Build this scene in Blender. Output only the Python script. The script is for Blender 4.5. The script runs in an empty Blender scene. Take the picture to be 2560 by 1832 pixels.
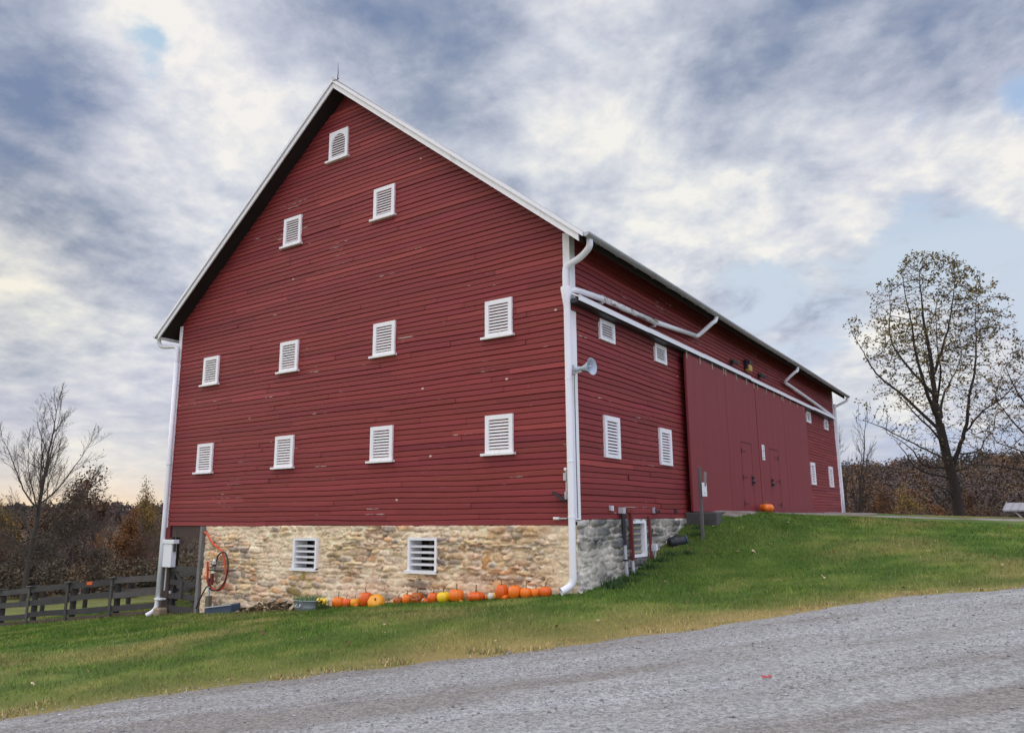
import bpy, math, random
import numpy as np
from mathutils import Vector, Matrix, Quaternion

# ------------------------------------------------------------------ camera, light, exposure
S = bpy.context.scene
COL = S.collection
F_PX, PITCH, ROLL, YAW = 1901.92, .1963, -.0076, .5934
CAM = Vector((6.787, -12.024, .132))
_cy, _sy = math.cos(YAW), math.sin(YAW)
FW = Vector((-_sy*math.cos(PITCH), _cy*math.cos(PITCH), math.sin(PITCH)))
_rt = Vector((_cy, _sy, 0)); _up = _rt.cross(FW)
RT = _rt*math.cos(ROLL) + _up*math.sin(ROLL)
UP = _up*math.cos(ROLL) - _rt*math.sin(ROLL)
cd = bpy.data.cameras.new('camera'); co = bpy.data.objects.new('camera', cd); COL.objects.link(co)
cd.sensor_width = 36; cd.lens = 36*F_PX/2560; cd.clip_end = 5000; cd.clip_start = .05
m = Matrix((RT, UP, -FW)).transposed().to_4x4(); m.translation = CAM
co.matrix_world = m; S.camera = co
S.view_settings.view_transform = 'Standard'; S.view_settings.look = 'None'
EXPO, BACK_GAIN, HIGH_GAIN = .6, 1.1, 2.4
S.view_settings.exposure = EXPO; S.view_settings.gamma = 1
S.cycles.max_bounces = 6; S.cycles.diffuse_bounces = 3; S.cycles.transparent_max_bounces = 8

SUN_EL, SUN_AZ = math.radians(20), math.radians(-98)      # azimuth from +Y towards +X
ld = bpy.data.lights.new('sun', 'SUN'); lo = bpy.data.objects.new('sun', ld); COL.objects.link(lo)
ld.energy = .5; ld.angle = math.radians(25); ld.color = (1, .86, .70)
sv = Vector((math.cos(SUN_EL)*math.sin(SUN_AZ), math.cos(SUN_EL)*math.cos(SUN_AZ), math.sin(SUN_EL)))
lo.rotation_euler = sv.to_track_quat('Z', 'Y').to_euler()

class NT:
    """small node-tree writer"""
    def __init__(s, t): s.t = t; t.nodes.clear()
    def n(s, typ, ins=None, **kw):
        x = s.t.nodes.new(typ)
        for k, v in kw.items(): setattr(x, k, v)
        for k, v in (ins or {}).items():
            if isinstance(v, bpy.types.NodeSocket): s.t.links.new(v, x.inputs[k])
            else: x.inputs[k].default_value = v
        return x
    def m(s, op, a, b=0.0, c=None):
        d = {0: a, 1: b}
        if c is not None: d[2] = c
        return s.n('ShaderNodeMath', d, operation=op).outputs[0]
    def v(s, op, a, b=(0, 0, 0), scale=None):
        d = {0: a, 1: b}
        x = s.n('ShaderNodeVectorMath', d, operation=op)
        if scale is not None:
            if isinstance(scale, bpy.types.NodeSocket): s.t.links.new(scale, x.inputs['Scale'])
            else: x.inputs['Scale'].default_value = scale
        return x.outputs['Value'] if op in ('DOT_PRODUCT', 'LENGTH') else x.outputs[0]
    def mix(s, f, a, b, bt='MIX'):
        x = s.n('ShaderNodeMix', data_type='RGBA', blend_type=bt)
        for i, v in ((0, f), (6, a), (7, b)):
            if isinstance(v, bpy.types.NodeSocket): s.t.links.new(v, x.inputs[i])
            else: x.inputs[i].default_value = (*v, 1) if isinstance(v, tuple) and len(v) == 3 else v
        return x.outputs[2]
    def noise(s, vec, scale, detail=5, rough=.55, dist=0.0, out=0):
        return s.n('ShaderNodeTexNoise', {'Vector': vec, 'Scale': scale, 'Detail': detail, 'Roughness': rough, 'Distortion': dist}).outputs[out]
    def ss(s, x, a, b, lo=0.0, hi=1.0):
        return s.n('ShaderNodeMapRange', {0: x, 1: a, 2: b, 3: lo, 4: hi}, interpolation_type='SMOOTHSTEP').outputs[0]
    def ramp(s, f, stops):
        x = s.n('ShaderNodeValToRGB', {0: f}); r = x.color_ramp
        while len(r.elements) < len(stops): r.elements.new(.5)
        for e, (p, c) in zip(r.elements, stops): e.position = p; e.color = (*c, 1)
        return x.outputs[0]
    def sep(s, v): return s.n('ShaderNodeSeparateXYZ', {0: v}).outputs

# ---- world: daylight sky behind broken autumn clouds
W = bpy.data.worlds.new('World'); S.world = W; W.use_nodes = True
T = NT(W.node_tree)
D = T.n('ShaderNodeTexCoord').outputs['Generated']
sky = T.n('ShaderNodeTexSky', sky_type='NISHITA', sun_disc=False, sun_elevation=SUN_EL, sun_rotation=SUN_AZ, air_density=1.0, dust_density=1.2).outputs[0]
dx, dy, dz = T.sep(D)
den = T.m('ADD', T.m('MAXIMUM', dz, 0.0), .25)
P = T.n('ShaderNodeCombineXYZ', {0: T.m('DIVIDE', dx, den), 1: T.m('DIVIDE', dy, den), 2: 0.0}).outputs[0]
wa = T.v('SCALE', T.v('SUBTRACT', T.noise(P, 1.7, 3, .5, 0, 1), (.5, .5, .5)), scale=.16)
wb = T.v('SCALE', T.v('SUBTRACT', T.noise(P, 6.0, 5, .6, 0, 1), (.5, .5, .5)), scale=.085)
Dw = T.v('NORMALIZE', T.v('ADD', D, T.v('ADD', wa, wb)))
def blobs(lst, base=0.0, src=None):
    acc = base
    for d_, k, a in lst:
        v = Vector(d_).normalized()
        g = T.m('EXPONENT', T.m('MULTIPLY', T.m('SUBTRACT', T.v('DOT_PRODUCT', src or Dw, tuple(v)), 1.0), k))
        acc = T.m('MULTIPLY_ADD', g, a, acc)
    return acc
# brightness plan: broad banks of lit and shaded cloud (direction, tightness, weight)
bias = blobs([((-.84, .33, .43), 130, -.26), ((-.87, .36, .32), 140, -.26), ((-.80, .27, .53), 150, -.24), ((-.79, .46, .315), 220, -.14), ((-.865, .40, .36), 260, -.10),
              ((-.75, .37, .545), 500, .28), ((-.775, .41, .48), 420, .26), ((-.80, .44, .41), 330, .24), ((-.785, .485, .37), 420, .32), ((-.71, .43, .55), 400, .20),
              ((-.70, .47, .48), 240, .16), ((-.905, .345, .265), 420, .46), ((-.875, .40, .27), 300, .16), ((-.86, .46, .20), 300, .05), ((-.87, .47, .16), 90, .10), ((-.88, .47, .03), 300, .30),
              ((-.665, .49, .56), 220, -.26), ((-.57, .585, .585), 240, -.36), ((-.63, .57, .50), 320, .10), ((-.50, .62, .60), 260, -.12),
              ((-.485, .69, .535), 260, -.12), ((-.38, .80, .46), 240, .12), ((-.43, .80, .41), 160, .10), ((-.27, .885, .375), 170, .17), ((-.46, .73, .50), 900, .12),
              ((-.20, .80, .56), 140, -.18), ((-.10, .83, .545), 200, -.14), ((.035, .87, .50), 330, -.34), ((-.28, .825, .49), 330, -.16), ((-.17, .87, .46), 300, -.12),
              ((-.16, .915, .37), 380, .26), ((-.09, .90, .425), 330, .20), ((.025, .925, .38), 380, .40), ((-.10, .98, .17), 260, .40), ((-.34, .88, .33), 140, .12), ((-.05, 1., .07), 200, -.05), ((-.30, .70, .65), 60, .10), ((-.70, .55, .42), 200, .10)], .595)
ndir = T.n('ShaderNodeVectorRotate', {'Vector': P, 'Angle': .95}, rotation_type='Z_AXIS').outputs[0]
pst = T.v('MULTIPLY', ndir, (1.0, 2.6, 1.0))
n1 = T.noise(P, 2.4, 10, .55, .2); n2 = T.noise(pst, 1.9, 10, .56, .3); n3 = T.noise(P, 7.5, 8, .6, .3)
fl = T.ss(dx, -.75, -.30)
n4 = T.noise(P, 4.6, 10, .58, .35)
nn = T.m('ADD', T.m('MULTIPLY', T.m('SUBTRACT', n4, .5), .95), T.m('MULTIPLY', T.m('SUBTRACT', n1, .5), .8))
nn = T.m('ADD', nn, T.m('MULTIPLY', T.m('SUBTRACT', n2, .5), T.m('MULTIPLY_ADD', fl, .75, .15)))
nn = T.m('ADD', nn, T.m('MULTIPLY', T.m('SUBTRACT', n3, .5), .24))
puff = T.m('ABSOLUTE', T.m('SUBTRACT', T.noise(P, 3.1, 9, .54, .25), .5))
nn = T.m('ADD', nn, T.m('MULTIPLY', T.m('SUBTRACT', .085, puff), -.70))
# relief: each puff is brighter on the side turned to the low sun
ne = T.noise(P, 3.3, 11, .60, .25); ne2 = T.noise(T.v('ADD', P, (-.085, .02, .05)), 3.3, 11, .60, .25)
emb = T.m('MULTIPLY', T.m('SUBTRACT', ne, ne2), 1.05)
nf = T.noise(P, 11.0, 9, .62, .2); nf2 = T.noise(T.v('ADD', P, (-.03, .01, .02)), 11.0, 9, .62, .2)
nn = T.m('ADD', nn, T.m('ADD', emb, T.m('MULTIPLY', T.m('SUBTRACT', nf, nf2), .42)))
val = T.m('ADD', T.m('MULTIPLY_ADD', bias, .9, .06), T.m('MULTIPLY', nn, T.ss(dz, .0, .30, .45, 1.0)))
hue = T.noise(P, 1.3, 4, .5, .2)
cloud = T.ramp(val, [(0.0, (.20, .265, .41)), (.22, (.30, .355, .475)), (.42, (.43, .475, .58)), (.60, (.555, .59, .68)), (.80, (.71, .735, .775)), (1.0, (.90, .885, .84))])
cloud = T.mix(T.ss(hue, .40, .68, 0, .22), cloud, T.v('MULTIPLY', cloud, (1.06, .985, 1.10)))
# openings of clear sky
hole = blobs([((-.752, .408, .519), 1700, .72), ((.045, .90, .43), 1600, .52), ((-.03, .945, .315), 420, .56), ((-.24, .94, .25), 300, .50), ((-.13, .962, .24), 260, .52), ((-.09, .945, .315), 500, .25),
              ((-.13, .988, .06), 200, .30), ((-.03, .995, .07), 200, .34), ((-.11, .98, .175), 500, -.75), ((-.155, .93, .33), 900, -.5), ((.03, .93, .365), 900, -.45), ((0.06, .96, .24), 260, .5), ((-.08, .89, .447), 2500, .30)], 0.0)
hole = T.m('ADD', hole, T.m('MULTIPLY', T.m('SUBTRACT', T.noise(P, 3.6, 10, .60, .5), .5), 1.7))
holem = T.ss(hole, .24, .60)
clear = T.ramp(dz, [(0.0, (.54, .60, .80)), (.10, (.53, .61, .83)), (.18, (.66, .73, .86)), (.30, (.66, .75, .86)), (.40, (.46, .60, .83)), (.46, (.42, .57, .82)), (.52, (.52, .68, .82)), (.7, (.3, .5, .8))])
clear = T.mix(.15, clear, T.v('SCALE', sky, scale=.1))
col = T.mix(T.m('MULTIPLY', holem, T.ss(dy, .0, .2)), cloud, clear)
# warm glow low in the west
gl = T.m('EXPONENT', T.m('MULTIPLY', T.m('SUBTRACT', T.v('DOT_PRODUCT', D, tuple(Vector((-.90, .44, .0)).normalized())), 1.0), 16))
lowb = T.m('EXPONENT', T.m('MULTIPLY', T.m('ABSOLUTE', T.m('SUBTRACT', dz, .01)), -30))
col = T.mix(T.m('MULTIPLY', T.m('MULTIPLY', gl, lowb), .95), col, (1.02, .74, .42))
gy_ = blobs([((-.91, .34, .27), 120, .5)], 0.0, D)
col = T.mix(gy_, col, T.v('MULTIPLY', col, (1.04, .97, .80)))
# gain added behind the view and overhead to light the walls; bluish towards +X
back = T.ss(T.v('DOT_PRODUCT', D, (.559, -.829, 0.0)), -.30, .70)
high = T.ss(dz, .60, .92)
gain = T.m('ADD', T.m('MULTIPLY_ADD', back, BACK_GAIN, 1.0), T.m('MULTIPLY', high, HIGH_GAIN))
col = T.v('SCALE', col, scale=gain)
tint = T.mix(T.ss(dx, -.2, .9), (1.10, 1.0, .87), (.96, .95, 1.13))
tint = T.mix(T.m('MAXIMUM', back, high), (1, 1, 1), tint)
col = T.v('MULTIPLY', col, tint)
bg = T.n('ShaderNodeBackground', {0: T.v('SCALE', col, scale=10.0/2**EXPO), 1: .1})
out = T.n('ShaderNodeOutputWorld', {0: bg.outputs[0]})

# ------------------------------------------------------------------ helpers
rng = np.random.default_rng(7)
def tag(o, label=None, cat=None, group=None, kind=None):
    if label: o['label'] = label
    if cat: o['category'] = cat
    if group: o['group'] = group
    if kind: o['kind'] = kind
    return o
def link(o, parent=None):
    COL.objects.link(o)
    if parent: o.parent = parent
    return o
def empty(name, loc=(0, 0, 0), label=None, cat=None, group=None):
    o = bpy.data.objects.new(name, None); o.empty_display_size = .3; o.location = loc
    return tag(link(o), label, cat, group)
def mesh_np(name, V, Fa, mat, parent=None, col=None, smooth=False, loc=None):
    """V (n,3), Fa (m,k) array of same-size faces"""
    V = np.asarray(V, np.float32); Fa = np.asarray(Fa, np.int32)
    me = bpy.data.meshes.new(name); me.vertices.add(len(V)); me.vertices.foreach_set('co', V.ravel())
    k = Fa.shape[1]; me.loops.add(Fa.size); me.loops.foreach_set('vertex_index', Fa.ravel())
    me.polygons.add(len(Fa)); me.polygons.foreach_set('loop_start', np.arange(0, Fa.size, k, dtype=np.int32))
    me.polygons.foreach_set('use_smooth', np.full(len(Fa), smooth))
    me.update(calc_edges=True)
    if col is not None:
        a = me.attributes.new('col', 'FLOAT_COLOR', 'POINT')
        c = np.ones((len(V), 4), np.float32); col = np.asarray(col); c[:, :col.shape[1]] = col; a.data.foreach_set('color', c.ravel())
    me.materials.append(mat)
    o = bpy.data.objects.new(name, me)
    if loc is not None: o.location = loc
    return link(o, parent)
class MB:
    def __init__(s): s.V = []; s.F = []; s.C = []
    def add(s, vs, fs, col=(1, 1, 1)):
        b = len(s.V); s.V += [tuple(v) for v in vs]; s.F += [tuple(b+i for i in f) for f in fs]; s.C += [col]*len(vs); return s
    def obox(s, c, ax, ay, az, col=(1, 1, 1)):
        c, ax, ay, az = map(Vector, (c, ax, ay, az))
        vs = [c+ax*i+ay*j+az*k for i in (-1, 1) for j in (-1, 1) for k in (-1, 1)]
        return s.add(vs, [(0, 1, 3, 2), (4, 6, 7, 5), (0, 4, 5, 1), (2, 3, 7, 6), (0, 2, 6, 4), (1, 5, 7, 3)], col)
    def box(s, p0, p1, col=(1, 1, 1)):
        c = [(a+b)/2 for a, b in zip(p0, p1)]; h = [abs(b-a)/2 for a, b in zip(p0, p1)]
        return s.obox(c, (h[0], 0, 0), (0, h[1], 0), (0, 0, h[2]), col)
    def beam(s, a, b, w, h, up=(0, 0, 1), col=(1, 1, 1)):
        a, b = Vector(a), Vector(b); d = b-a; L = d.length; d.normalize()
        y = Vector(up).cross(d)
        if y.length < 1e-4: y = Vector((1, 0, 0))
        y.normalize(); z = d.cross(y)
        return s.obox((a+b)/2, d*L/2, y*w/2, z*h/2, col)
    def tube(s, pts, r, n=8, cap=True, col=(1, 1, 1)):
        pts = [Vector(p) for p in pts]; rs = r if isinstance(r, (list, tuple)) else [r]*len(pts)
        vs = []; x = None
        for i, p in enumerate(pts):
            d = (pts[min(i+1, len(pts)-1)]-pts[max(i-1, 0)]).normalized()
            if x is None: x = d.orthogonal().normalized()
            x = (x-d*x.dot(d)); x = x.normalized() if x.length > 1e-5 else d.orthogonal().normalized()
            y = d.cross(x)
            vs += [p+(x*math.cos(t)+y*math.sin(t))*rs[i] for t in [2*math.pi*j/n for j in range(n)]]
        fs = [(i*n+j, i*n+(j+1) % n, (i+1)*n+(j+1) % n, (i+1)*n+j) for i in range(len(pts)-1) for j in range(n)]
        if cap: fs += [tuple(range(n-1, -1, -1)), tuple((len(pts)-1)*n+j for j in range(n))]
        return s.add(vs, fs, col)
    def lathe(s, prof, c, axis=(0, 0, 1), n=16, col=(1, 1, 1)):
        c = Vector(c); ax = Vector(axis).normalized(); x = ax.orthogonal().normalized(); y = ax.cross(x); vs = []
        for r, h in prof: vs += [c+ax*h+(x*math.cos(2*math.pi*j/n)+y*math.sin(2*math.pi*j/n))*max(r, 1e-4) for j in range(n)]
        fs = [(i*n+j, i*n+(j+1) % n, (i+1)*n+(j+1) % n, (i+1)*n+j) for i in range(len(prof)-1) for j in range(n)]
        return s.add(vs, fs, col)
    def build(s, name, mat, parent=None, smooth=False, colattr=False, bevel=0):
        me = bpy.data.meshes.new(name); me.from_pydata(s.V, [], s.F); me.update()
        if smooth: me.polygons.foreach_set('use_smooth', [True]*len(me.polygons))
        if colattr:
            a = me.attributes.new('col', 'FLOAT_COLOR', 'POINT')
            a.data.foreach_set('color', np.array([(*c, 1) for c in s.C], np.float32).ravel())
        me.materials.append(mat); o = link(bpy.data.objects.new(name, me), parent)
        if bevel:
            b = o.modifiers.new('bevel', 'BEVEL'); b.width = bevel; b.segments = 1; b.limit_method = 'ANGLE'
        return o
def curve_pts(ctrl, n=6):
    """Catmull-Rom through control points"""
    P_ = [Vector(p) for p in ctrl]; P_ = [P_[0]*2-P_[1]]+P_+[P_[-1]*2-P_[-2]]; r = []
    for i in range(1, len(P_)-2):
        a, b, c, d = P_[i-1:i+3]
        for k in range(n):
            t = k/n; r.append(.5*((2*b)+(c-a)*t+(2*a-5*b+4*c-d)*t*t+(3*b-a-3*c+d)*t**3))
    return r+[P_[-2]]
# value noise in numpy
_perm = np.random.default_rng(3).random(65536)
def vnoise(x, y, seed=0):
    xi = np.floor(x).astype(np.int64); yi = np.floor(y).astype(np.int64); fx = x-xi; fy = y-yi
    fx = fx*fx*(3-2*fx); fy = fy*fy*(3-2*fy)
    h = lambda a, b: _perm[(a*7919+b*104729+seed*1299709) & 65535]
    return (h(xi, yi)*(1-fx)+h(xi+1, yi)*fx)*(1-fy)+(h(xi, yi+1)*(1-fx)+h(xi+1, yi+1)*fx)*fy
def fbm(x, y, o=4, seed=0):
    t = 0; a = .5; n = 0
    for i in range(o): t = t+a*vnoise(x*2**i, y*2**i, seed+i); n += a; a *= .5
    return t/n
sstep = lambda x, a, b: (lambda t: t*t*(3-2*t))(np.clip((x-a)/(b-a), 0, 1))

# ------------------------------------------------------------------ materials
def mat(name, base, rough=.6, var=0.12, vs=3.0, fine=0.08, fs=40.0, bump=0.0, bs=60.0, attr=False, metal=0.0, stretch=(1, 1, 1), dirt=None, spec=.4, extra=None, bdist=.01):
    M_ = bpy.data.materials.new(name); M_.use_nodes = True; t = NT(M_.node_tree)
    pos = t.n('ShaderNodeTexCoord').outputs['Object']
    pv = t.v('MULTIPLY', pos, stretch)
    c = t.n('ShaderNodeAttribute', attribute_name='col').outputs[0] if attr else None
    if c is None: c = t.n('ShaderNodeRGB').outputs[0]; c.default_value = (*base, 1)
    elif base != (1, 1, 1): c = t.mix(1.0, c, base, 'MULTIPLY')
    a = t.noise(pv, vs, 5, .6); b = t.noise(pv, fs, 4, .6)
    k = t.m('ADD', t.m('MULTIPLY_ADD', t.m('SUBTRACT', a, .5), var*3, 1.0), t.m('MULTIPLY', t.m('SUBTRACT', b, .5), fine*3))
    c = t.v('SCALE', c, scale=t.m('MAXIMUM', k, .1))
    if dirt:
        dc, ds, lo_, hi_, am = dirt
        c = t.mix(t.m('MULTIPLY', t.ss(t.noise(pv, ds, 6, .65), lo_, hi_), am), c, dc)
    if extra: c = extra(t, pos, c)
    bs_ = t.n('ShaderNodeBsdfPrincipled', {'Base Color': c, 'Roughness': rough, 'Metallic': metal, 'Specular IOR Level': spec})
    if bump:
        bn = t.n('ShaderNodeBump', {'Strength': bump, 'Distance': bdist, 'Height': t.noise(pv, bs, 5, .6)})
        t.t.links.new(bn.outputs[0], bs_.inputs['Normal'])
    t.n('ShaderNodeOutputMaterial', {0: bs_.outputs[0]})
    return M_
def chips_x(axis):
    def f(t, pos, c):
        st = (3.0, 3.0, 26.0)
        pv = t.v('MULTIPLY', pos, st)
        # long horizontal streaks of faded and darker paint
        s1 = t.noise(t.v('MULTIPLY', pos, (.7, .7, 30.0)), 1.0, 6, .7)
        c = t.mix(t.ss(s1, .52, .80, 0, .55), c, (.32, .075, .06))
        c = t.mix(t.ss(s1, .45, .22, 0, .45), c, (.10, .018, .018))
        # flaked paint: clustered along edges of boards
        clus = t.noise(pos, .8, 3, .6)
        ch = t.noise(pv, 2.3, 8, .72)
        msk = t.m('MULTIPLY', t.ss(ch, .625, .67), t.ss(clus, .44, .62))
        c = t.mix(t.m('MULTIPLY', msk, .75), c, (.50, .36, .29))
        # paint flaking off in dashes along the lower lip of a board (attribute alpha marks the lip)
        lip = t.n('ShaderNodeAttribute', attribute_name='col').outputs['Alpha']
        dash = t.noise(t.v('MULTIPLY', pos, (5.0, 5.0, 22.0)), 1.0, 6, .65)
        where = t.noise(t.v('MULTIPLY', pos, (.55, .55, 2.4)), 1.0, 4, .6)
        lm_ = t.m('MULTIPLY', t.m('MULTIPLY', t.ss(lip, .35, .6), t.ss(dash, .50, .56)), t.ss(where, .60, .66))
        c = t.mix(t.m('MULTIPLY', lm_, .9), c, (.62, .50, .44))
        # rare pale spots
        vo = t.n('ShaderNodeTexVoronoi', {'Vector': t.v('MULTIPLY', pos, (1.0, 1.0, 1.6)), 'Scale': 1.15}, feature='F1').outputs[0]
        c = t.mix(t.ss(vo, .045, .03), c, (.62, .52, .45))
        return c
    return f
M = {}
M['red'] = mat('red_siding_paint', (1, 1, 1), .62, .10, 1.2, .10, 30, .25, 40, attr=True, stretch=(1, 1, 6), extra=chips_x(0), bdist=.004)
M['door'] = mat('red_door_paint', (.215, .029, .034), .55, .10, .8, .07, 30, .2, 30, stretch=(6, 6, .5), dirt=((.17, .022, .028), 1.2, .52, .72, .55), bdist=.004)
M['red_trim'] = mat('red_trim_paint', (.185, .026, .028), .6, .10)
M['white'] = mat('white_paint', (.86, .86, .85), .5, .03, 2, .03, 30, dirt=((.42, .38, .31), 3.5, .54, .80, .55), stretch=(1, 1, .45))
M['white_metal'] = mat('white_enamelled_metal', (.82, .83, .84), .35, .03, 1.5, .02, 30, dirt=((.60, .60, .58), 2, .58, .8, .5))
M['peeling'] = mat('peeling_pipe_paint', (.74, .74, .72), .45, .05, 3, .05, 20, stretch=(1, .35, 2.5), dirt=((.20, .12, .09), 6, .50, .58, .85))
M['galv'] = mat('galvanised_gutter', (.44, .46, .48), .42, .12, 1.2, .05, 30, metal=.55, dirt=((.30, .27, .22), 2, .5, .75, .5))
M['roof'] = mat('roof_metal', (.52, .52, .50), .45, .08, 1, .04, 20, metal=.3, dirt=((.33, .30, .26), 1.5, .55, .75, .5))
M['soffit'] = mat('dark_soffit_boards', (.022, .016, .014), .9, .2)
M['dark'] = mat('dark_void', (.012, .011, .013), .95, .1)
M['black'] = mat('black_metal', (.022, .024, .030), .45, .15)
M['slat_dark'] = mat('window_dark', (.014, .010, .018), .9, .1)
M['greywood'] = mat('weathered_grey_wood', (1, 1, 1), .85, .22, 2.5, .22, 25, .5, 30, attr=True, stretch=(1, 1, 1), dirt=((.05, .045, .045), 2.2, .48, .7, .6))
M['darkwood'] = mat('dark_old_wood', (.075, .052, .042), .85, .25, 3, .2, 30, .4, 30)
M['stone'] = mat('rubble_stone', (1, 1, 1), .88, .10, 5, .16, 26, .55, 45, attr=True, bdist=.02)
M['concrete'] = mat('old_concrete', (.09, .088, .08), .9, .2, 3, .14, 30, .4, 40, dirt=((.05, .055, .045), 1.8, .45, .62, .75))
M['zinc'] = mat('galvanised_tub', (.34, .38, .42), .38, .10, 4, .05, 40, metal=.6)
M['grey_plastic'] = mat('grey_pipe', (.48, .49, .50), .5, .06, 4, .05, 40, dirt=((.25, .24, .22), 3, .55, .75, .5))
M['grey_horn'] = mat('grey_horn_enamel', (.40, .46, .52), .4, .05)
M['rust_red'] = mat('rusty_red_paint', (.17, .030, .024), .65, .12, 5, .15, 30, dirt=((.09, .035, .02), 6, .5, .65, .8))
M['hose_red'] = mat('orange_red_hose', (.72, .075, .025), .45, .06)
M['hose_black'] = mat('black_hose', (.016, .018, .028), .5, .1)
M['blue_box'] = mat('dark_blue_trough', (.045, .070, .115), .5, .12, 4, .06, 40, dirt=((.10, .10, .10), 4, .55, .7, .4))
M['amber'] = mat('amber_lamp_glass', (.55, .38, .08), .3, .1)
M['glass'] = mat('dusty_window_glass', (.16, .17, .19), .18, .15, 3, .1, 30, spec=.6)
M['blind'] = mat('straw_coloured_boards', (.34, .31, .21), .7, .12)
M['sign'] = mat('white_sign_face', (.80, .81, .80), .4, .02)
M['sign_grey'] = mat('grey_print', (.40, .41, .43), .6, .05)
M['sign_red'] = mat('red_print', (.60, .18, .18), .6, .05)
M['sign_black'] = mat('black_print', (.03, .03, .035), .6, .05)
M['orange_tag'] = mat('orange_tag', (.78, .13, .02), .5, .05)
M['bark'] = mat('tree_bark', (.036, .028, .023), .9, .3, 3, .25, 20, .6, 25, stretch=(1, 1, .35))
M['bark_grey'] = mat('grey_tree_bark', (.070, .058, .048), .9, .3, 3, .25, 20, .6, 25, stretch=(1, 1, .35))
M['twig'] = mat('thin_brown_twigs', (.125, .092, .075), .9, .3)
M['leaf'] = mat('autumn_leaves', (1, 1, 1), .7, .15, 1.0, .1, 6, attr=True)
M['grass'] = mat('lawn_blades', (1, 1, 1), .7, .12, .8, .1, 6, attr=True, spec=.25)
M['gravelstone'] = mat('gravel_stones', (1, 1, 1), .85, .1, 4, .08, 40, attr=True)
M['stem'] = mat('pumpkin_stem', (.20, .15, .07), .8, .2, 8, .15, 60)
def pumpkin_mat(name, c, patch=None):
    return mat(name, c, .38, .10, 6, .06, 40, .12, 30, dirt=patch, spec=.5)
M['p_orange'] = pumpkin_mat('pumpkin_orange_skin', (.86, .19, .010), ((.68, .11, .008), 7, .5, .75, .6))
M['p_deep'] = pumpkin_mat('pumpkin_deep_orange_skin', (.76, .125, .010), ((.58, .08, .008), 7, .5, .75, .6))
M['p_gold'] = pumpkin_mat('golden_skin', (.86, .36, .010), ((.75, .26, .01), 7, .5, .75, .5))
M['p_lemon'] = pumpkin_mat('lemon_skin', (.86, .58, .012), ((.75, .45, .01), 7, .5, .75, .5))
M['p_white'] = pumpkin_mat('white_skin', (.72, .68, .58), ((.55, .50, .38), 9, .5, .75, .6))
M['p_warty'] = pumpkin_mat('warty_skin', (.50, .12, .012), ((.22, .07, .012), 26, .48, .62, .9))
M['p_tan'] = pumpkin_mat('mottled_tan_skin', (.50, .26, .06), ((.16, .10, .03), 30, .46, .62, .85))
# ------------------------------------------------------------------ terrain
_cp = [(x, -.25, -1.18+.09*x) for x in (-26, -22, -19, -16, -13.5, -11, -9, -7, -5, -3, -1.5, -.4)]
_cp += [(x, 2.5, -1.10+.085*x) for x in (-12, -16, -21)] + [(-12, 12, -2.35), (-16, 14, -2.9), (-24, 14, -3.5), (-13, 24, -2.9)]
_cp += [(.05, .3, -1.13), (.05, 1.8, -1.0), (.05, 2.9, -.76), (.05, 3.9, -.47), (.05, 5., -.10), (.05, 5.5, .08)]
_cp += [(.15, y, .215) for y in (6.2, 8, 11, 14, 17, 20, 24)] + [(1.5, y, .15) for y in (6.8, 9, 12, 16, 22)]
_cp += [(3.2, 8, .03), (3.6, 12, .05), (3.8, 18, .09), (5, 9.5, -.02), (7, 8.6, -.17), (7.4, 15, -.06), (10, 9, -.22), (12, 16, -.12), (6, 24, .05), (4, 31, .08), (12, 30, .0), (20, 25, -.1)]
_cp += [(.9, 4.5, -.30), (1.2, 3, -.72), (2.4, 2, -.93), (2.2, 4.5, -.42), (2.4, 6.5, -.06), (4, 3.6, -.62), (5.2, 4.2, -.52), (4.6, 6.6, -.20), (7.2, 4.5, -.50), (11, 4.8, -.48)]
_road = lambda x, y: -1.235+.0555*x+.0505*y
_cp += [(x, y, _road(x, y)) for x, y in ((6.8, -12), (-1.7, -8.3), (1.2, -4.3), (3.4, -1.5), (5, -.2), (6.6, .1), (10, .6), (10, -5), (14, -12), (3, -8), (5, -15), (-4, -10), (-2, -15), (16, 2), (9, -20))]
_cp += [(-6, -5, -1.80), (-11, -5.5, -2.25), (-17, -6, -2.75), (-10, -11, -2.3), (-20, -14, -3.1), (-2, -2.4, -1.38), (.6, -1.8, -1.22), (1.8, -.5, -1.13)]
_cp = np.array(_cp); _A = None
def _tps_fit(cp):
    n = len(cp); d = np.linalg.norm(cp[:, None, :2]-cp[None, :, :2], axis=2)
    K = np.where(d > 0, d*d*np.log(d+1e-9), 0)+np.eye(n)*.35
    Pm = np.c_[np.ones(n), cp[:, :2]]
    L = np.block([[K, Pm], [Pm.T, np.zeros((3, 3))]])
    return np.linalg.solve(L, np.r_[cp[:, 2], 0, 0, 0])
_w = _tps_fit(_cp)
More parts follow.
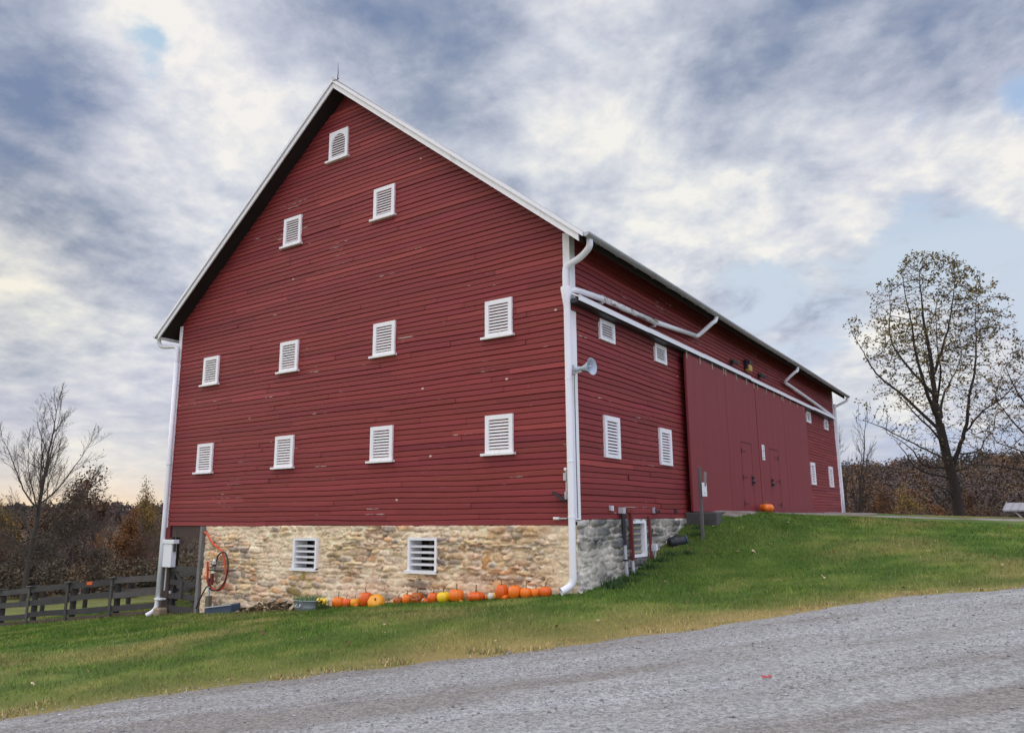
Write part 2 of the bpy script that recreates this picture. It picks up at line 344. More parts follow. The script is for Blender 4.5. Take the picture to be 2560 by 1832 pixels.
def terrain(x, y):
    x = np.atleast_1d(np.asarray(x, float)); y = np.atleast_1d(np.asarray(y, float))
    xc, yc = np.clip(x, -34, 30), np.clip(y, -26, 40)
    z = _w[-3]+_w[-2]*xc+_w[-1]*yc
    for (a, b, _), w in zip(_cp, _w):
        d2 = (xc-a)**2+(yc-b)**2
        z = z+w*np.where(d2 > 0, .5*d2*np.log(d2+1e-12), 0)
    # far country: a valley, then low hills; the right side rises higher
    ex, ey = x-CAM.x, y-CAM.y; r = np.hypot(ex, ey)
    az = np.arctan2(ex*_cy+ey*_sy, -ex*_sy+ey*_cy)              # 0 ahead, + to the right
    hl = np.interp(r, [34, 50, 65, 100, 150, 250, 420, 700, 1500], [-3.2, -3.8, -5, -8, -9, -5, 0, 3, 4])
    hr = np.interp(r, [34, 46, 60, 100, 170, 280, 500, 1500], [0, -1.2, -4, -6, 0, 8.3, 7, 6])
    hf = hl+(hr-hl)*sstep(az, -.25, .20)
    nz = (fbm(x/60+9, y/60, 3, 5)-.5)*6*sstep(r, 90, 300)
    front = sstep(np.abs(az), 1.6, 1.1)
    wgt = sstep(r, 30, 52)*front+sstep(r, 60, 140)*(1-front)
    hf = hf*front+(1-front)*(-1.5)
    return z*(1-wgt)+(hf+nz)*wgt
tz = lambda x, y: float(terrain(x, y)[0])
# edge of the gravel drive (signed distance, + inside the gravel)
ROAD = np.array([(-40, -27.), (-20, -18.5), (-10, -13.6), (-5, -10.6), (-2.6, -9.0), (-1.81, -8.3), (-1.15, -7.6), (-.65, -6.9), (.02, -6.25), (.6, -5.65), (1.1, -5.02), (1.72, -4.45), (2.75, -3.45), (3.75, -2.3), (4.5, -1.0), (5.36, -.13), (6.54, .44), (9, .8), (14, 1.1), (40, 2.4)])
def road_d(x, y):
    best = np.full(np.shape(x), 1e9); sg = np.ones(np.shape(x))
    for (ax, ay), (bx, by) in zip(ROAD[:-1], ROAD[1:]):
        dx_, dy_ = bx-ax, by-ay; L2 = dx_*dx_+dy_*dy_
        t = np.clip(((x-ax)*dx_+(y-ay)*dy_)/L2, 0, 1)
        d = np.hypot(x-ax-t*dx_, y-ay-t*dy_); s_ = np.where((dx_*(y-ay)-dy_*(x-ax)) < 0, 1., -1.)
        u = d < best; best = np.where(u, d, best); sg = np.where(u, s_, sg)
    return best*sg+.06
def road_edge_noise(x, y): return (fbm(x*1.1+3, y*1.1, 4, 11)-.5)*.34
# the gravel apron in front of the barn doors and the drive leading away to the right
def apron_d(x, y):
    a = np.minimum(np.minimum(1.05-x+.09*(y-6), y-5.95), np.minimum(x+.2, 28-y))
    b = np.minimum(np.minimum(y-(12.3+.02*x), 14.5-y), np.minimum(x-1, 34-x))
    return np.maximum(a, b)
def axis_pts(lo, hi, st, far, g=1.16):
    a = list(np.arange(lo, hi+1e-6, st)); s_ = st
    while a[-1] < far: s_ *= g; a.append(a[-1]+s_)
    s_ = st
    while a[0] > -far: s_ *= g; a.insert(0, a[0]-s_)
    return np.array(a)
gx, gy = axis_pts(-24, 14, .25, 1600), axis_pts(-13, 17, .25, 1600)
GX, GY = np.meshgrid(gx, gy, indexing='ij')
GZ = terrain(GX.ravel(), GY.ravel()).reshape(GX.shape)
GZ += (fbm(GX*1.3, GY*1.3, 3, 2)-.5)*.05*sstep(np.hypot(GX, GY-5), 60, 20)
def grid_faces(nx, ny):
    i = np.arange(nx-1)[:, None]*ny+np.arange(ny-1)[None, :]
    return np.stack([i, i+ny, i+ny+1, i+1], -1).reshape(-1, 4)
def lawn_color(x, y):
    """albedo of the turf: lush / mown / straw-coloured, patchy"""
    n_ = fbm(x*.45, y*.45, 4, 21); n2_ = fbm(x*1.7, y*1.7, 3, 31); n3_ = fbm(x*5, y*5, 2, 41)
    rd = -road_d(x, y)
    dry = np.exp(-np.maximum(rd, 0)/.5)*(.40+.8*n2_)+np.exp(-np.maximum(rd, 0)/1.8)*.14
    dry = dry+np.clip((n_-.54)*2.6, 0, .5)+np.clip((n2_-.58)*1.4, 0, .3)
    dry = dry*np.where((x < 1) & (y > -2.2), .75, 1)
    wallside = np.clip(1-(np.abs(x-.8)/2.6), 0, 1)*((y > -.6) & (y < 6))
    far = sstep(np.hypot(x-CAM.x, y-CAM.y), 26, 40)
    dry = np.clip(dry*(1-.8*wallside)*.85+far*.3, 0, 1)
    g1, g2, st = np.array((.070, .140, .016)), np.array((.165, .255, .036)), np.array((.40, .31, .115))
    lush = np.clip((n2_-.3)*1.6+(n3_-.5)*.8, 0, 1)*(1-.75*wallside)
    c = g1+(g2-g1)*lush[..., None]
    return c+(st-c)*dry[..., None], dry
gc, _ = lawn_color(GX.ravel(), GY.ravel())
rr = np.hypot(GX.ravel()-CAM.x, GY.ravel()-CAM.y)
fld = np.array((.14, .10, .055)); gc = gc+(fld-gc)*sstep(rr, 38, 60)[:, None]
# bare brown soil and dead leaves beyond the apron
lf = (sstep(GX.ravel(), 4, 8)*sstep(GY.ravel(), 15.2, 16.5)+sstep(GY.ravel(), 26, 30))*(GX.ravel() > -1)
gc = gc+(np.array((.17, .105, .055))-gc)*np.clip(lf, 0, .85)[:, None]
M['ground'] = mat('turf_and_soil', (1, 1, 1), .9, .12, .9, .22, 22, .6, 30, attr=True, spec=.2, bdist=.03)
g = mesh_np('ground', np.c_[GX.ravel(), GY.ravel(), GZ.ravel()], grid_faces(*GX.shape), M['ground'], col=gc*.62, smooth=True)  # darker under the blades: soil, plus root shade put into the colour
tag(g, kind='structure')
def road_extra(t, pos, c):
    # wheel tracks run along the drive (world direction of travel)
    r = t.n('ShaderNodeVectorRotate', {'Vector': pos, 'Angle': -math.radians(45)}, rotation_type='Z_AXIS').outputs[0]
    tr = t.noise(t.v('MULTIPLY', r, (.10, 1.25, 1)), 1.0, 5, .6)
    c = t.mix(t.ss(tr, .49, .60, 0, .62), c, (.175, .158, .138))
    c = t.mix(t.ss(tr, .48, .37, 0, .5), c, (.36, .362, .37))
    peb = t.n('ShaderNodeTexVoronoi', {'Vector': pos, 'Scale': 34.0}, feature='F1').outputs
    pv = t.sep(peb[1])[0]
    c = t.mix(.6, c, t.v('SCALE', c, scale=t.m('MULTIPLY_ADD', pv, .9, .55)))
    fine = t.n('ShaderNodeTexVoronoi', {'Vector': pos, 'Scale': 90.0}, feature='F1').outputs
    return t.v('SCALE', c, scale=t.m('MULTIPLY_ADD', t.sep(fine[1])[0], .5, .75))
M['gravel'] = mat('crushed_stone', (.270, .274, .268), .95, .10, .7, .12, 50, .9, 45, spec=.2, extra=road_extra, bdist=.02)
def sheet(name, x0, x1, y0, y1, st, dfun, lift, m):
    a, b = np.meshgrid(np.arange(x0, x1, st), np.arange(y0, y1, st), indexing='ij')
    d = dfun(a, b); z = terrain(a.ravel(), b.ravel()).reshape(a.shape)+(fbm(a*1.3, b*1.3, 3, 2)-.5)*.05
    z = z+np.clip(d*.10, -.07, lift)
    f = grid_faces(*a.shape); keep = (d.ravel()[f] > -.5).any(1)
    o = mesh_np(name, np.c_[a.ravel(), b.ravel(), z.ravel()], f[keep], m, smooth=True)
    return tag(o, kind='structure')
sheet('gravel_drive', -14, 30, -26, 4, .16, lambda x, y: road_d(x, y)+road_edge_noise(x, y)*.9, .03, M['gravel'])
M['apron'] = mat('trodden_gravel', (.25, .235, .215), .95, .2, .9, .2, 30, .8, 40, spec=.2, dirt=((.17, .12, .07), 1.1, .45, .62, .8), bdist=.02)
sheet('gravel_apron', -.4, 32, 4, 28, .2, lambda x, y: apron_d(x, y)+(fbm(x*1.2, y*1.2, 3, 17)-.5)*.6, .02, M['apron'])

# loose stones on the drive
n = 60000
sx = rng.uniform(-3.5, 12, n); sy_ = rng.uniform(-10.5, 1.2, n)
d = road_d(sx, sy_)+road_edge_noise(sx, sy_)*.9+rng.normal(0, .12, n)
cam_d = (sx-CAM.x)*FW.x+(sy_-CAM.y)*FW.y
lat = ((sx-CAM.x)*RT.x+(sy_-CAM.y)*RT.y)/np.maximum(cam_d, .1)
band = fbm((sx+sy_)*.07, (sy_-sx)*.9, 3, 61)
k = (d > -.1) & (cam_d > 2.8) & (np.abs(lat) < .8) & (rng.random(n) < np.clip(.25+(band-.35)*2.2, .15, 1))
sx, sy_ = sx[k], sy_[k]; n = len(sx)
r = rng.uniform(.004, .010, n)*(1+rng.random(n)**8*1.3)
oc = np.array([(1, 0, 0), (-1, 0, 0), (0, 1, 0), (0, -1, 0), (0, 0, .8), (0, 0, -.8)], float)
of = np.array([(0, 2, 4), (2, 1, 4), (1, 3, 4), (3, 0, 4), (2, 0, 5), (1, 2, 5), (3, 1, 5), (0, 3, 5)])
an = rng.uniform(0, 6.28, n); V = oc[None]*r[:, None, None]*rng.uniform(.6, 1.4, (n, 6, 1))
c_, s_ = np.cos(an)[:, None], np.sin(an)[:, None]
V = np.stack([V[..., 0]*c_-V[..., 1]*s_, V[..., 0]*s_+V[..., 1]*c_, V[..., 2]*.7], -1)
V[..., 0] += sx[:, None]; V[..., 1] += sy_[:, None]
V[..., 2] += (terrain(sx, sy_)+(fbm(sx*1.3, sy_*1.3, 3, 2)-.5)*.05+np.clip(d[k]*.1, 0, .03)+r*.3)[:, None]
tone = (rng.uniform(.15, .36, n)*(1+.45*(rng.random(n) > .96)))[:, None]*np.stack([np.ones(n), rng.uniform(.96, 1.0, n), rng.uniform(.94, 1.04, n)], 1)
g = mesh_np('gravel', V.reshape(-1, 3), (of[None]+6*np.arange(n)[:, None, None]).reshape(-1, 3), M['gravelstone'], col=np.repeat(tone, 6, 0))
tag(g, 'loose grey crushed stones lying on the gravel drive', 'gravel', kind='stuff')

# lawn: many single blades
def blades(n, box, hmin, hmax, w, keepf, name, label):
    x = rng.uniform(box[0], box[1], n); y = rng.uniform(box[2], box[3], n)
    cd_ = (x-CAM.x)*FW.x+(y-CAM.y)*FW.y; lt = ((x-CAM.x)*RT.x+(y-CAM.y)*RT.y)/np.maximum(cd_, .1)
    rd = -(road_d(x, y)+road_edge_noise(x, y)*.9)
    k = (cd_ > 4) & (np.abs(lt) < .80) & (rd+np.abs(rng.normal(0, .16, n))*(fbm(x*3, y*3, 2, 91) > .52) > .0) & keepf(x, y, cd_, rd)
    k &= (apron_d(x, y)+(fbm(x*1.2, y*1.2, 3, 17)-.5)*.6 < .05)
    k &= rng.random(n) < np.clip(.35+rd*.9, .12, 1)
    k &= rng.random(n) < np.clip(.25+1.5*fbm(x*2.2, y*2.2, 3, 77), 0, 1)
    x, y, rd, cd_ = x[k], y[k], rd[k], cd_[k]; n = len(x)
    z = terrain(x, y)+(fbm(x*1.3, y*1.3, 3, 2)-.5)*.05-.006
    h = rng.uniform(hmin, hmax, n)*(.55+.9*fbm(x*1.4, y*1.4, 3, 55)); a = rng.uniform(0, 6.28, n); ww = w*rng.uniform(.7, 1.4, n)*np.clip(cd_/11, .75, 1.6)
    lean = rng.uniform(0, .9, n)*h; la = rng.uniform(0, 6.28, n)
    V = np.zeros((n, 3, 3)); V[:, 0] = np.stack([x-np.cos(a)*ww, y-np.sin(a)*ww, z], 1); V[:, 1] = np.stack([x+np.cos(a)*ww, y+np.sin(a)*ww, z], 1)
    V[:, 2] = np.stack([x+np.cos(la)*lean, y+np.sin(la)*lean, z+h], 1)
    c, dry = lawn_color(x, y)
    st = np.array((.36, .28, .12)); isdry = (rng.random(n) < .03+.35*dry)
    c = c*rng.uniform(.7, 1.45, n)[:, None]; c = np.where(isdry[:, None], st*rng.uniform(.6, 1.15, n)[:, None], c)
    o = mesh_np(name, V.reshape(-1, 3), np.arange(3*n).reshape(-1, 3), M['grass'], col=np.repeat(c, 3, 0))
    return tag(o, label, 'grass', kind='stuff')
blades(620000, (-24, 12, -10, 11), .022, .062, .0055, lambda x, y, c, rd: ~((x < .02) & (x > -10.8) & (y > .0)) & (y < 9) & ~((x < -10) & (y > 5)), 'grass', 'short patchy green lawn grass between the gravel drive and the barn')
# ------------------------------------------------------------------ the barn
BW, BL, EAVE, RIDGE_X, RIDGE_Z = 12.5, 22.85, 5.266, -6.25, 10.683
SL = (10.683-5.266)/(.477+6.25)
barn = empty('barn', (-6.25, 0, 0), 'large red clapboard barn with white louvred windows on a rubble stone basement', 'barn')
def B(o): o.parent = barn; o.matrix_parent_inverse = Matrix.Translation((6.25, 0, 0)); return o
def sub(o, p): o.parent = p; return o
EXP = .11
def wavy(u, row, seed):
    r0 = row*.23
    return (fbm(u*.45+seed*13, np.full_like(u, r0), 3, seed)-.5)*.055+(fbm(u*1.6, np.full_like(u, row*.9), 2, seed+3)-.5)*.014
def siding(name, u0f, u1f, z0, rows, to3, seed, base=(.236, .033, .033)):
    """cove siding: each course is a flat face, a coved top and a lip; boards are butted in lengths"""
    V = []; Fq = []; C = []; R_ = np.random.default_rng(seed)
    prof = [(.008, .002), (-.022, .004), (-.024, .012), (-.024, .030), (-.024, .088), (-.014, .099), (.006, .104), (.008, .112)]     # (out, up), negative = proud
    for i in range(rows):
        za = z0+i*EXP
        u0, u1 = u0f(za+EXP), u1f(za+EXP); u0b, u1b = u0f(za), u1f(za)
        if u1-u0 < .12: break
        joints = [0.0]; L = u1-u0
        while joints[-1] < L-.8: joints.append(joints[-1]+R_.uniform(1.8, 4.6))
        joints[-1] = L
        if len(joints) > 2 and joints[-1]-joints[-2] < .5: joints.pop(-2)
        for a, b in zip(joints[:-1], joints[1:]):
            k = max(2, int((b-a)/.45)+1); t = np.linspace(a, b, k)
            uu = u0+t; gap = .0025
            uu[0] += gap; uu[-1] -= gap
            off = R_.normal(0, .0035); sk = R_.normal(0, .003)
            w = wavy(uu, i, seed); w2 = wavy(uu, i+1, seed)
            tone = R_.normal(1.0, .075); hue = R_.normal(0, .05)
            col = np.clip(np.array(base)*tone*np.array((1, 1+hue, 1-hue)), 0, 1)
            if R_.random() < .06: col = col*np.array((1.25, 1.4, 1.35))
            b0 = len(V)
            for pi_, (o_, up) in enumerate(prof):
                colr = (*col, 1.0 if pi_ in (1, 2) else 0.0)
                fr = up/EXP
                zz = za+up+w*(1-fr)+w2*fr
                out = o_+(off+sk*(t-a)/max(b-a, .1))*(1.0 if o_ < 0 else 0.0)
                # follow the raking edge at the ends
                us = uu.copy()
                if a == 0: us[0] = u0b+(u0-u0b)*min(fr, 1)+gap
                if b == L: us[-1] = u1b+(u1-u1b)*min(fr, 1)-gap
                for q in range(k): V.append(to3(us[q], out[q], zz[q])); C.append(colr)
            for p_ in range(len(prof)-1):
                for q in range(k-1):
                    Fq.append((b0+p_*k+q, b0+p_*k+q+1, b0+(p_+1)*k+q+1, b0+(p_+1)*k+q))
    return B(mesh_np(name, V, Fq, M['red'], col=np.array(C)))
zroof = lambda x: RIDGE_Z-SL*abs(x-RIDGE_X)-.16
gable_lim = lambda z: max(0.0, min(6.25, (RIDGE_Z-.16-z)/SL))
siding('gable_siding', lambda z: RIDGE_X-gable_lim(z)+.03, lambda z: RIDGE_X+gable_lim(z)-.02, -.005, 100, lambda u, o, z: (u, o, z), 5)
siding('side_siding', lambda z: .16, lambda z: BL-.08, .095, 49, lambda u, o, z: (-o, u, z), 9)
# plain sheathing behind the boards, back and far walls
mb = MB()
prof = [(-12.44, .0), (-12.44, 5.1), (RIDGE_X, zroof(RIDGE_X)), (-.04, 5.1), (-.04, .0)]
for y0_, y1_, nm in ((.014, .10, 'front_wall'), (BL-.1, BL, 'back_wall')):
    mb = MB(); vs = [(x, y0_, z) for x, z in prof]+[(x, y1_, z) for x, z in prof]
    mb.add(vs, [tuple(range(5))[::-1], tuple(range(5, 10))]+[(i, (i+1) % 5, 5+(i+1) % 5, 5+i) for i in range(5)])
    B(mb.build(nm, M['red_trim']))
B(MB().box((-.10, .10, .08), (-.014, BL-.1, 5.47)).build('side_wall', M['red_trim']))
B(MB().box((-12.5, .10, .0), (-12.40, BL-.1, 5.47)).build('far_side_wall', M['red_trim']))
B(MB().box((-12.48, .11, -.02), (-.2, BL-.11, .10)).build('floor', M['darkwood']))
# roof: two slabs of sheet metal over a dark boarded soffit
nrm = Vector((SL, 0, 1)).normalized()
def slab(sgn, name, m_, t0, t1, y0_, y1_, xe, parent=None, x0=0.0):
    mb = MB(); vs = []
    for y in (y0_, y1_):
        for t in (t0, t1):
            for xx in (x0, xe): vs.append((RIDGE_X+sgn*xx, y, RIDGE_Z-SL*xx+t))
    mb.add(vs, [(0, 1, 3, 2), (4, 6, 7, 5), (0, 4, 5, 1), (2, 3, 7, 6), (0, 2, 6, 4), (1, 5, 7, 3)])
    if name == 'roof':       # standing seams are folded into the sheet itself
        for k_ in range(43):
            y = -.3+k_*.54
            mb.beam((RIDGE_X+sgn*.05, y, RIDGE_Z-SL*.05+.010), (RIDGE_X+sgn*6.78, y, RIDGE_Z-SL*6.78+.010), .02, .03)
    return B(mb.build(name, m_))
for s_ in (1, -1):
    rf = slab(s_, 'roof', M['roof'], -.035, .0, -.445, BL+.45, 6.80)
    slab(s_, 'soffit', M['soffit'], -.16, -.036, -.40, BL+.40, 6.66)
    # raking fascia: a wide white board with a metal edge strip above it
    slab(s_, 'rake_board', M['white'], -.215, -.037, -.432, -.401, 6.70)
    slab(s_, 'rake_edge', M['white_metal'], -.075, .012, -.472, -.4455, 6.80)
    slab(s_, 'eave_board', M['white' if s_ < 0 else 'soffit'], -.20, -.036, -.400, BL+.4, 6.70, x0=6.662)  # right board coloured near-black for the shade under the eave
B(MB().tube([(RIDGE_X, -.46, RIDGE_Z+.01), (RIDGE_X, BL+.45, RIDGE_Z+.01)], .055, 8).build('ridge_cap', M['roof']))
lr = B(MB().tube([(RIDGE_X, -.30, RIDGE_Z), (RIDGE_X+.02, -.30, RIDGE_Z+.25), (RIDGE_X, -.30, RIDGE_Z+.52)], [.014, .01, .004], 6).build('lightning_rod', M['black']))
rc = sub(MB().tube(curve_pts([(-6.25, -.30, 10.75), (-6.12, -.36, 10.72), (-6.08, -.44, 10.62), (-6.15, -.48, 10.60), (-6.25, -.47, 10.66)]), .007, 5).build('rod_cable', M['black']), lr)
# corner boards
B(MB().box((-.115, -.036, .09), (.030, -.001, 5.46)).box((.0, -.001, .09), (.030, .165, 5.46)).build('corner_board', M['white']))
B(MB().box((-12.53, -.036, -.05), (-12.40, .0, 5.46)).build('corner_board', M['white']))
B(MB().box((.0, BL-.10, .2), (.034, BL+.03, 5.46)).build('corner_board', M['white']))

# louvred windows
def louvre_window(w, h, n, fr, sill, arched=False):
    """built in local axes: x across, y out of the wall (negative = out), z up from the sill; returns frame with children"""
    f = MB(); d0, d1 = -.068, -.012
    f.box((-w/2, d0, 0), (-w/2+fr, d1, h)).box((w/2-fr, d0, 0), (w/2, d1, h)).box((-w/2+fr, d0, 0), (w/2-fr, d1, fr*.75))
    if arched:
        ri = w/2-fr; zc = h-fr-ri; N_ = 10; vs = []
        for y in (d0, d1):
            vs += [(ri*math.cos(math.pi*k_/N_), y, zc+ri*math.sin(math.pi*k_/N_)) for k_ in range(N_+1)]
            vs += [(ri*math.cos(math.pi*k_/N_), y, h) for k_ in range(N_+1)]
        q = N_+1
        fs = [(k_, k_+1, q+k_+1, q+k_) for k_ in range(N_)]+[(2*q+k_, 2*q+q+k_, 2*q+q+k_+1, 2*q+k_+1) for k_ in range(N_)]+[(k_, 2*q+k_, 2*q+k_+1, k_+1) for k_ in range(N_)]+[(q+k_, q+k_+1, 3*q+k_+1, 3*q+k_) for k_ in range(N_)]
        f.add(vs, fs)
    else: f.box((-w/2+fr, d0, h-fr), (w/2-fr, d1, h))
    fo = f.build('louvred_window', M['white'])
    sl = MB(); lo_, hi_ = fr*.75+.01, h-fr-.01
    for k_ in range(n):
        z = lo_+(k_+.5)*(hi_-lo_)/n; hw = w/2-fr-.002
        if arched and z > zc: hw = math.sqrt(max(ri*ri-(z-zc)**2, .0004))-.002
        p = (hi_-lo_)/n
        sl.obox((0, -.042, z), (hw, 0, 0), (0, .014, p*.265), (0, .004, -.006*1.0))
    so = sub(sl.build('slats', M['white']), fo)
    bk = sub(MB().box((-w/2+fr, -.017, .02), (w/2-fr, -.0125, h-fr*.5)).build('backing', M['slat_dark']), fo)  # near-black sheet stands for the unlit space behind the slats
    if sill: sub(MB().box((-w/2-.09, -.105, -.045), (w/2+.05, -.0125, .0)).build('sill', M['white']), fo)
    return fo
gw = louvre_window(.645, .735, 9, .088, True)
def put(proto, lst, rz=0.0):
    for i, loc in enumerate(lst):
        if i:
            o = proto.copy(); COL.objects.link(o)
            for k_ in proto.children: q = k_.copy(); COL.objects.link(q); q.parent = o
        else: o = proto
        o.location = loc; o.rotation_euler = (0, 0, rz); B(o)
xs = [-10.945, -7.84, -4.69, -1.605]
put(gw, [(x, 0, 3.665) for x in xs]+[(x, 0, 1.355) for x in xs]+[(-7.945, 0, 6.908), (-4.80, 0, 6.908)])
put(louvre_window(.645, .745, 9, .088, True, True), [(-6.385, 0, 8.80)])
R90 = math.pi/2
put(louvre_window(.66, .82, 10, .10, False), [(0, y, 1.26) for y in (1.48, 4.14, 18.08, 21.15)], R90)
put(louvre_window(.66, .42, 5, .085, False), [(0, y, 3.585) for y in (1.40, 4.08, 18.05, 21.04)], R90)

# sliding doors on an outside track
DX = .22
fy = lambda y: y-.12*(y+12.024)/6.69; fz = lambda z: .132+(z-.132)*.982
seams = [fy(v) for v in (5.5, 8.37, 11.12, 14.23, 17.40)]
ztop, zbot = fz(4.08), .245
M['hinge'] = mat('dark_red_iron', (.05, .012, .014), .6, .1)
for i in range(4):
    a, b = seams[i]+(.006 if i != 2 else .022), seams[i+1]-(.006 if i != 1 else .022)
    mb = MB(); R_ = np.random.default_rng(30+i); y = a
    while y < b-.02:
        w_ = min(R_.uniform(.16, .30), b-y)
        if b-y-w_ < .08: w_ = b-y
        j = R_.normal(0, .0007)
        mb.box((DX-.035, y+.0005, zbot), (DX+j, y+w_-.0005, ztop+R_.normal(0, .006))); y += w_
    mb.box((DX-.06, a+.01, zbot+.02), (DX-.0355, b-.01, ztop-.02))
    d_ = B(mb.build('sliding_door', M['door']))
    hs = [[5.57, 6.48, 7.38, 8.28], [8.46, 9.37, 10.31, 11.26], [11.43, 12.36, 13.23, 14.15], [14.34, 15.24, 16.23, 17.1]][i]
    for h_ in hs:
        yy = min(max(fy(h_), a+.05), b-.05)
        o = MB().box((DX+.004, yy-.028, ztop-.13), (DX+.014, yy+.028, ztop+.06)).build('hanger', M['blind']); o.parent = d_
    if i in (1, 2):
        y0_, y1_ = (fy(9.43), fy(10.39)) if i == 1 else (fy(12.22), fy(13.18))
        hy = y0_ if i == 1 else y1_; ds = 1 if i == 1 else -1
        zt = fz(2.19)
        w_ = MB().box((DX+.003, y0_, zt), (DX+.008, y1_, zt+.022)).box((DX+.003, y0_-.004, zbot), (DX+.0045, y0_+.004, zt)).box((DX+.003, y1_-.004, zbot), (DX+.0045, y1_+.004, zt)).build('wicket_door_edge', M['hinge']); w_.parent = d_
        for z in (1.94, 1.2, .47):
            z = fz(z)
            o = MB().box((DX+.004, hy-.03, z-.07), (DX+.012, hy+.03, z+.07)).box((DX+.004, min(hy, hy+ds*.38), z-.012), (DX+.010, max(hy, hy+ds*.38), z+.012)).build('hinge', M['hinge']); o.parent = d_
        ly = fy(10.28) if i == 1 else fy(12.27)
        o = MB().box((DX+.004, ly-.045, fz(1.0)), (DX+.016, ly+.045, fz(1.28))).box((DX+.016, ly-.03, fz(1.05)), (DX+.075, ly+.13, fz(1.11))).box((DX+.016, ly-.03, fz(1.18)), (DX+.06, ly+.02, fz(1.24))).build('latch', M['black']); o.parent = d_
B(MB().box((.025, -.05, 3.93), (.06, 22.0, 4.04)).build('header_board', M['red_trim']))
B(MB().box((.06, -.13, 4.03), (.23, 21.8, 4.11)).build('door_rail', M['black']))
mb = MB(); y = -.14
for L_ in (3.1, 3.4, 3.9, 3.9, 3.9, 3.8):
    dz_ = float(rng.normal(0, .008))
    mb.obox((.20, y+L_/2, 4.165+dz_), (.075, 0, -.04), (0, L_/2-.004, 0), (.005, 0, .012)); mb.box((.262, y+.004, 4.055+dz_), (.278, y+L_-.004, 4.16+dz_)); y += L_
B(mb.build('track_cover', M['white_metal']))

# gutters and downspouts
def gutter(name, x, sgn, z, y0_, y1_):
    mb = MB(); N_ = 8; R_ = .075; k_ = 30
    ys = np.linspace(y0_, y1_, k_)
    vs = []
    for y in ys:
        dz_ = .02*math.sin(y*.5)*.5
        for rr_ in (R_, R_-.008):
            vs += [(x+rr_*math.cos(math.pi+math.pi*j/N_), y, z+dz_+rr_*math.sin(math.pi+math.pi*j/N_)) for j in range(N_+1)]
    q = N_+1
    for i in range(k_-1):
        for l in (0, 1):
            for j in range(N_):
                b0 = i*2*q+l*q; b1 = b0+2*q
                mb.F.append((b0+j, b0+j+1, b1+j+1, b1+j))
        for j in (0, N_): mb.F.append((i*2*q+j, i*2*q+q+j, (i+1)*2*q+q+j, (i+1)*2*q+j))
    mb.V = vs; mb.C = [(1, 1, 1)]*len(vs)
    for e in (y0_, y1_):
        c0 = len(mb.V); mb.V += [(x+R_*math.cos(math.pi+math.pi*j/N_), e, z+R_*math.sin(math.pi+math.pi*j/N_)) for j in range(N_+1)]; mb.F.append(tuple(range(c0, c0+q))); mb.C += [(1, 1, 1)]*q
    o = B(mb.build(name, M['galv'], smooth=False))
    for y in np.arange(y0_+.5, y1_, .85):
        st = MB().tube([(x+(R_+.004)*math.cos(math.pi+math.pi*j/N_), y, z+(R_+.004)*math.sin(math.pi+math.pi*j/N_)) for j in range(N_+1)], .010, 5)
        st.build('gutter_strap', M['galv']).parent = o
    return o
gutter('gutter', .60, 1, 5.205, -.44, BL+.42)
gutter('gutter', -13.10, -1, 5.205, -.44, BL+.42)
def pipe(name, ctrl, r, m_, n=6, sm=True):
    o = B(MB().tube(curve_pts(ctrl, n), r, 12).build(name, m_, smooth=sm)); return o
ds = pipe('downspout', [(.56, -.22, 5.16), (.555, -.20, 5.04), (.48, -.17, 4.96), (.30, -.12, 4.87), (.10, -.11, 4.80), (.0, -.11, 4.74), (-.02, -.11, 4.60), (-.02, -.11, 4.3)], .062, M['white_metal'])
mb = MB().lathe([(.115, .30), (.118, .28), (.075, -.02), (.066, -.06), (.066, -1.2), (.064, -4.75), (.066, -4.92)], (.0, -.115, 4.05), n=14)
sub(mb.build('lower_downspout', M['white_metal'], smooth=True), ds)
sub(MB().tube(curve_pts([(.0, -.115, -.80), (-.002, -.115, -.93), (-.03, -.14, -1.02), (-.10, -.22, -1.09), (-.15, -.28, -1.12)]), [.066]*24+[.070], 12, cap=False).build('elbow', M['white_metal'], smooth=True), ds)
for z in (2.6, 1.1, .12): sub(MB().tube([(.0, -.115, z), (.0, -.115, z+.03)], .072, 12).build('pipe_strap', M['white_metal']), ds)
p2 = pipe('side_downspout', [(.58, 6.55, 5.14), (.56, 6.5, 5.02), (.50, 6.42, 4.95), (.20, 6.25, 4.66), (.15, 6.1, 4.62)], .055, M['white_metal'])
sub(MB().tube([(.15, 6.12, 4.625), (.14, 3.62, 4.455)], .055, 12).build('pipe_length', M['white_metal'], smooth=True), p2)
sub(MB().tube([(.14, 3.70, 4.45), (.14, 1.05, 4.385)], .060, 12).build('flaking_pipe_length', M['peeling'], smooth=True), p2)
sub(MB().tube(curve_pts([(.14, 1.10, 4.385), (.13, .3, 4.33), (.10, -.02, 4.30), (.04, -.10, 4.25)]), .058, 12).build('pipe_length', M['white_metal'], smooth=True), p2)
for y, z in ((1.08, 4.385), (3.66, 4.45)): sub(MB().tube([(.14, y-.04, z), (.14, y+.04, z)], .072, 12).box((.02, y-.015, z-.1), (.14, y+.015, z-.06)).build('pipe_strap', M['peeling']), p2)
pipe('side_downspout', [(.58, 14.7, 5.12), (.56, 14.68, 5.0), (.48, 14.6, 4.93), (.2, 14.55, 4.68), (.15, 14.75, 4.62), (.15, 15.2, 4.6), (.15, 18.5, 4.44), (.15, 21.9, 4.24)], .052, M['white_metal'])
pipe('side_downspout', [(.56, BL+.3, 5.12), (.54, BL+.3, 5.0), (.15, BL+.12, 4.78), (.08, BL+.06, 4.68), (.08, BL+.06, 4.5), (.08, BL+.06, .25)], .052, M['white_metal'])
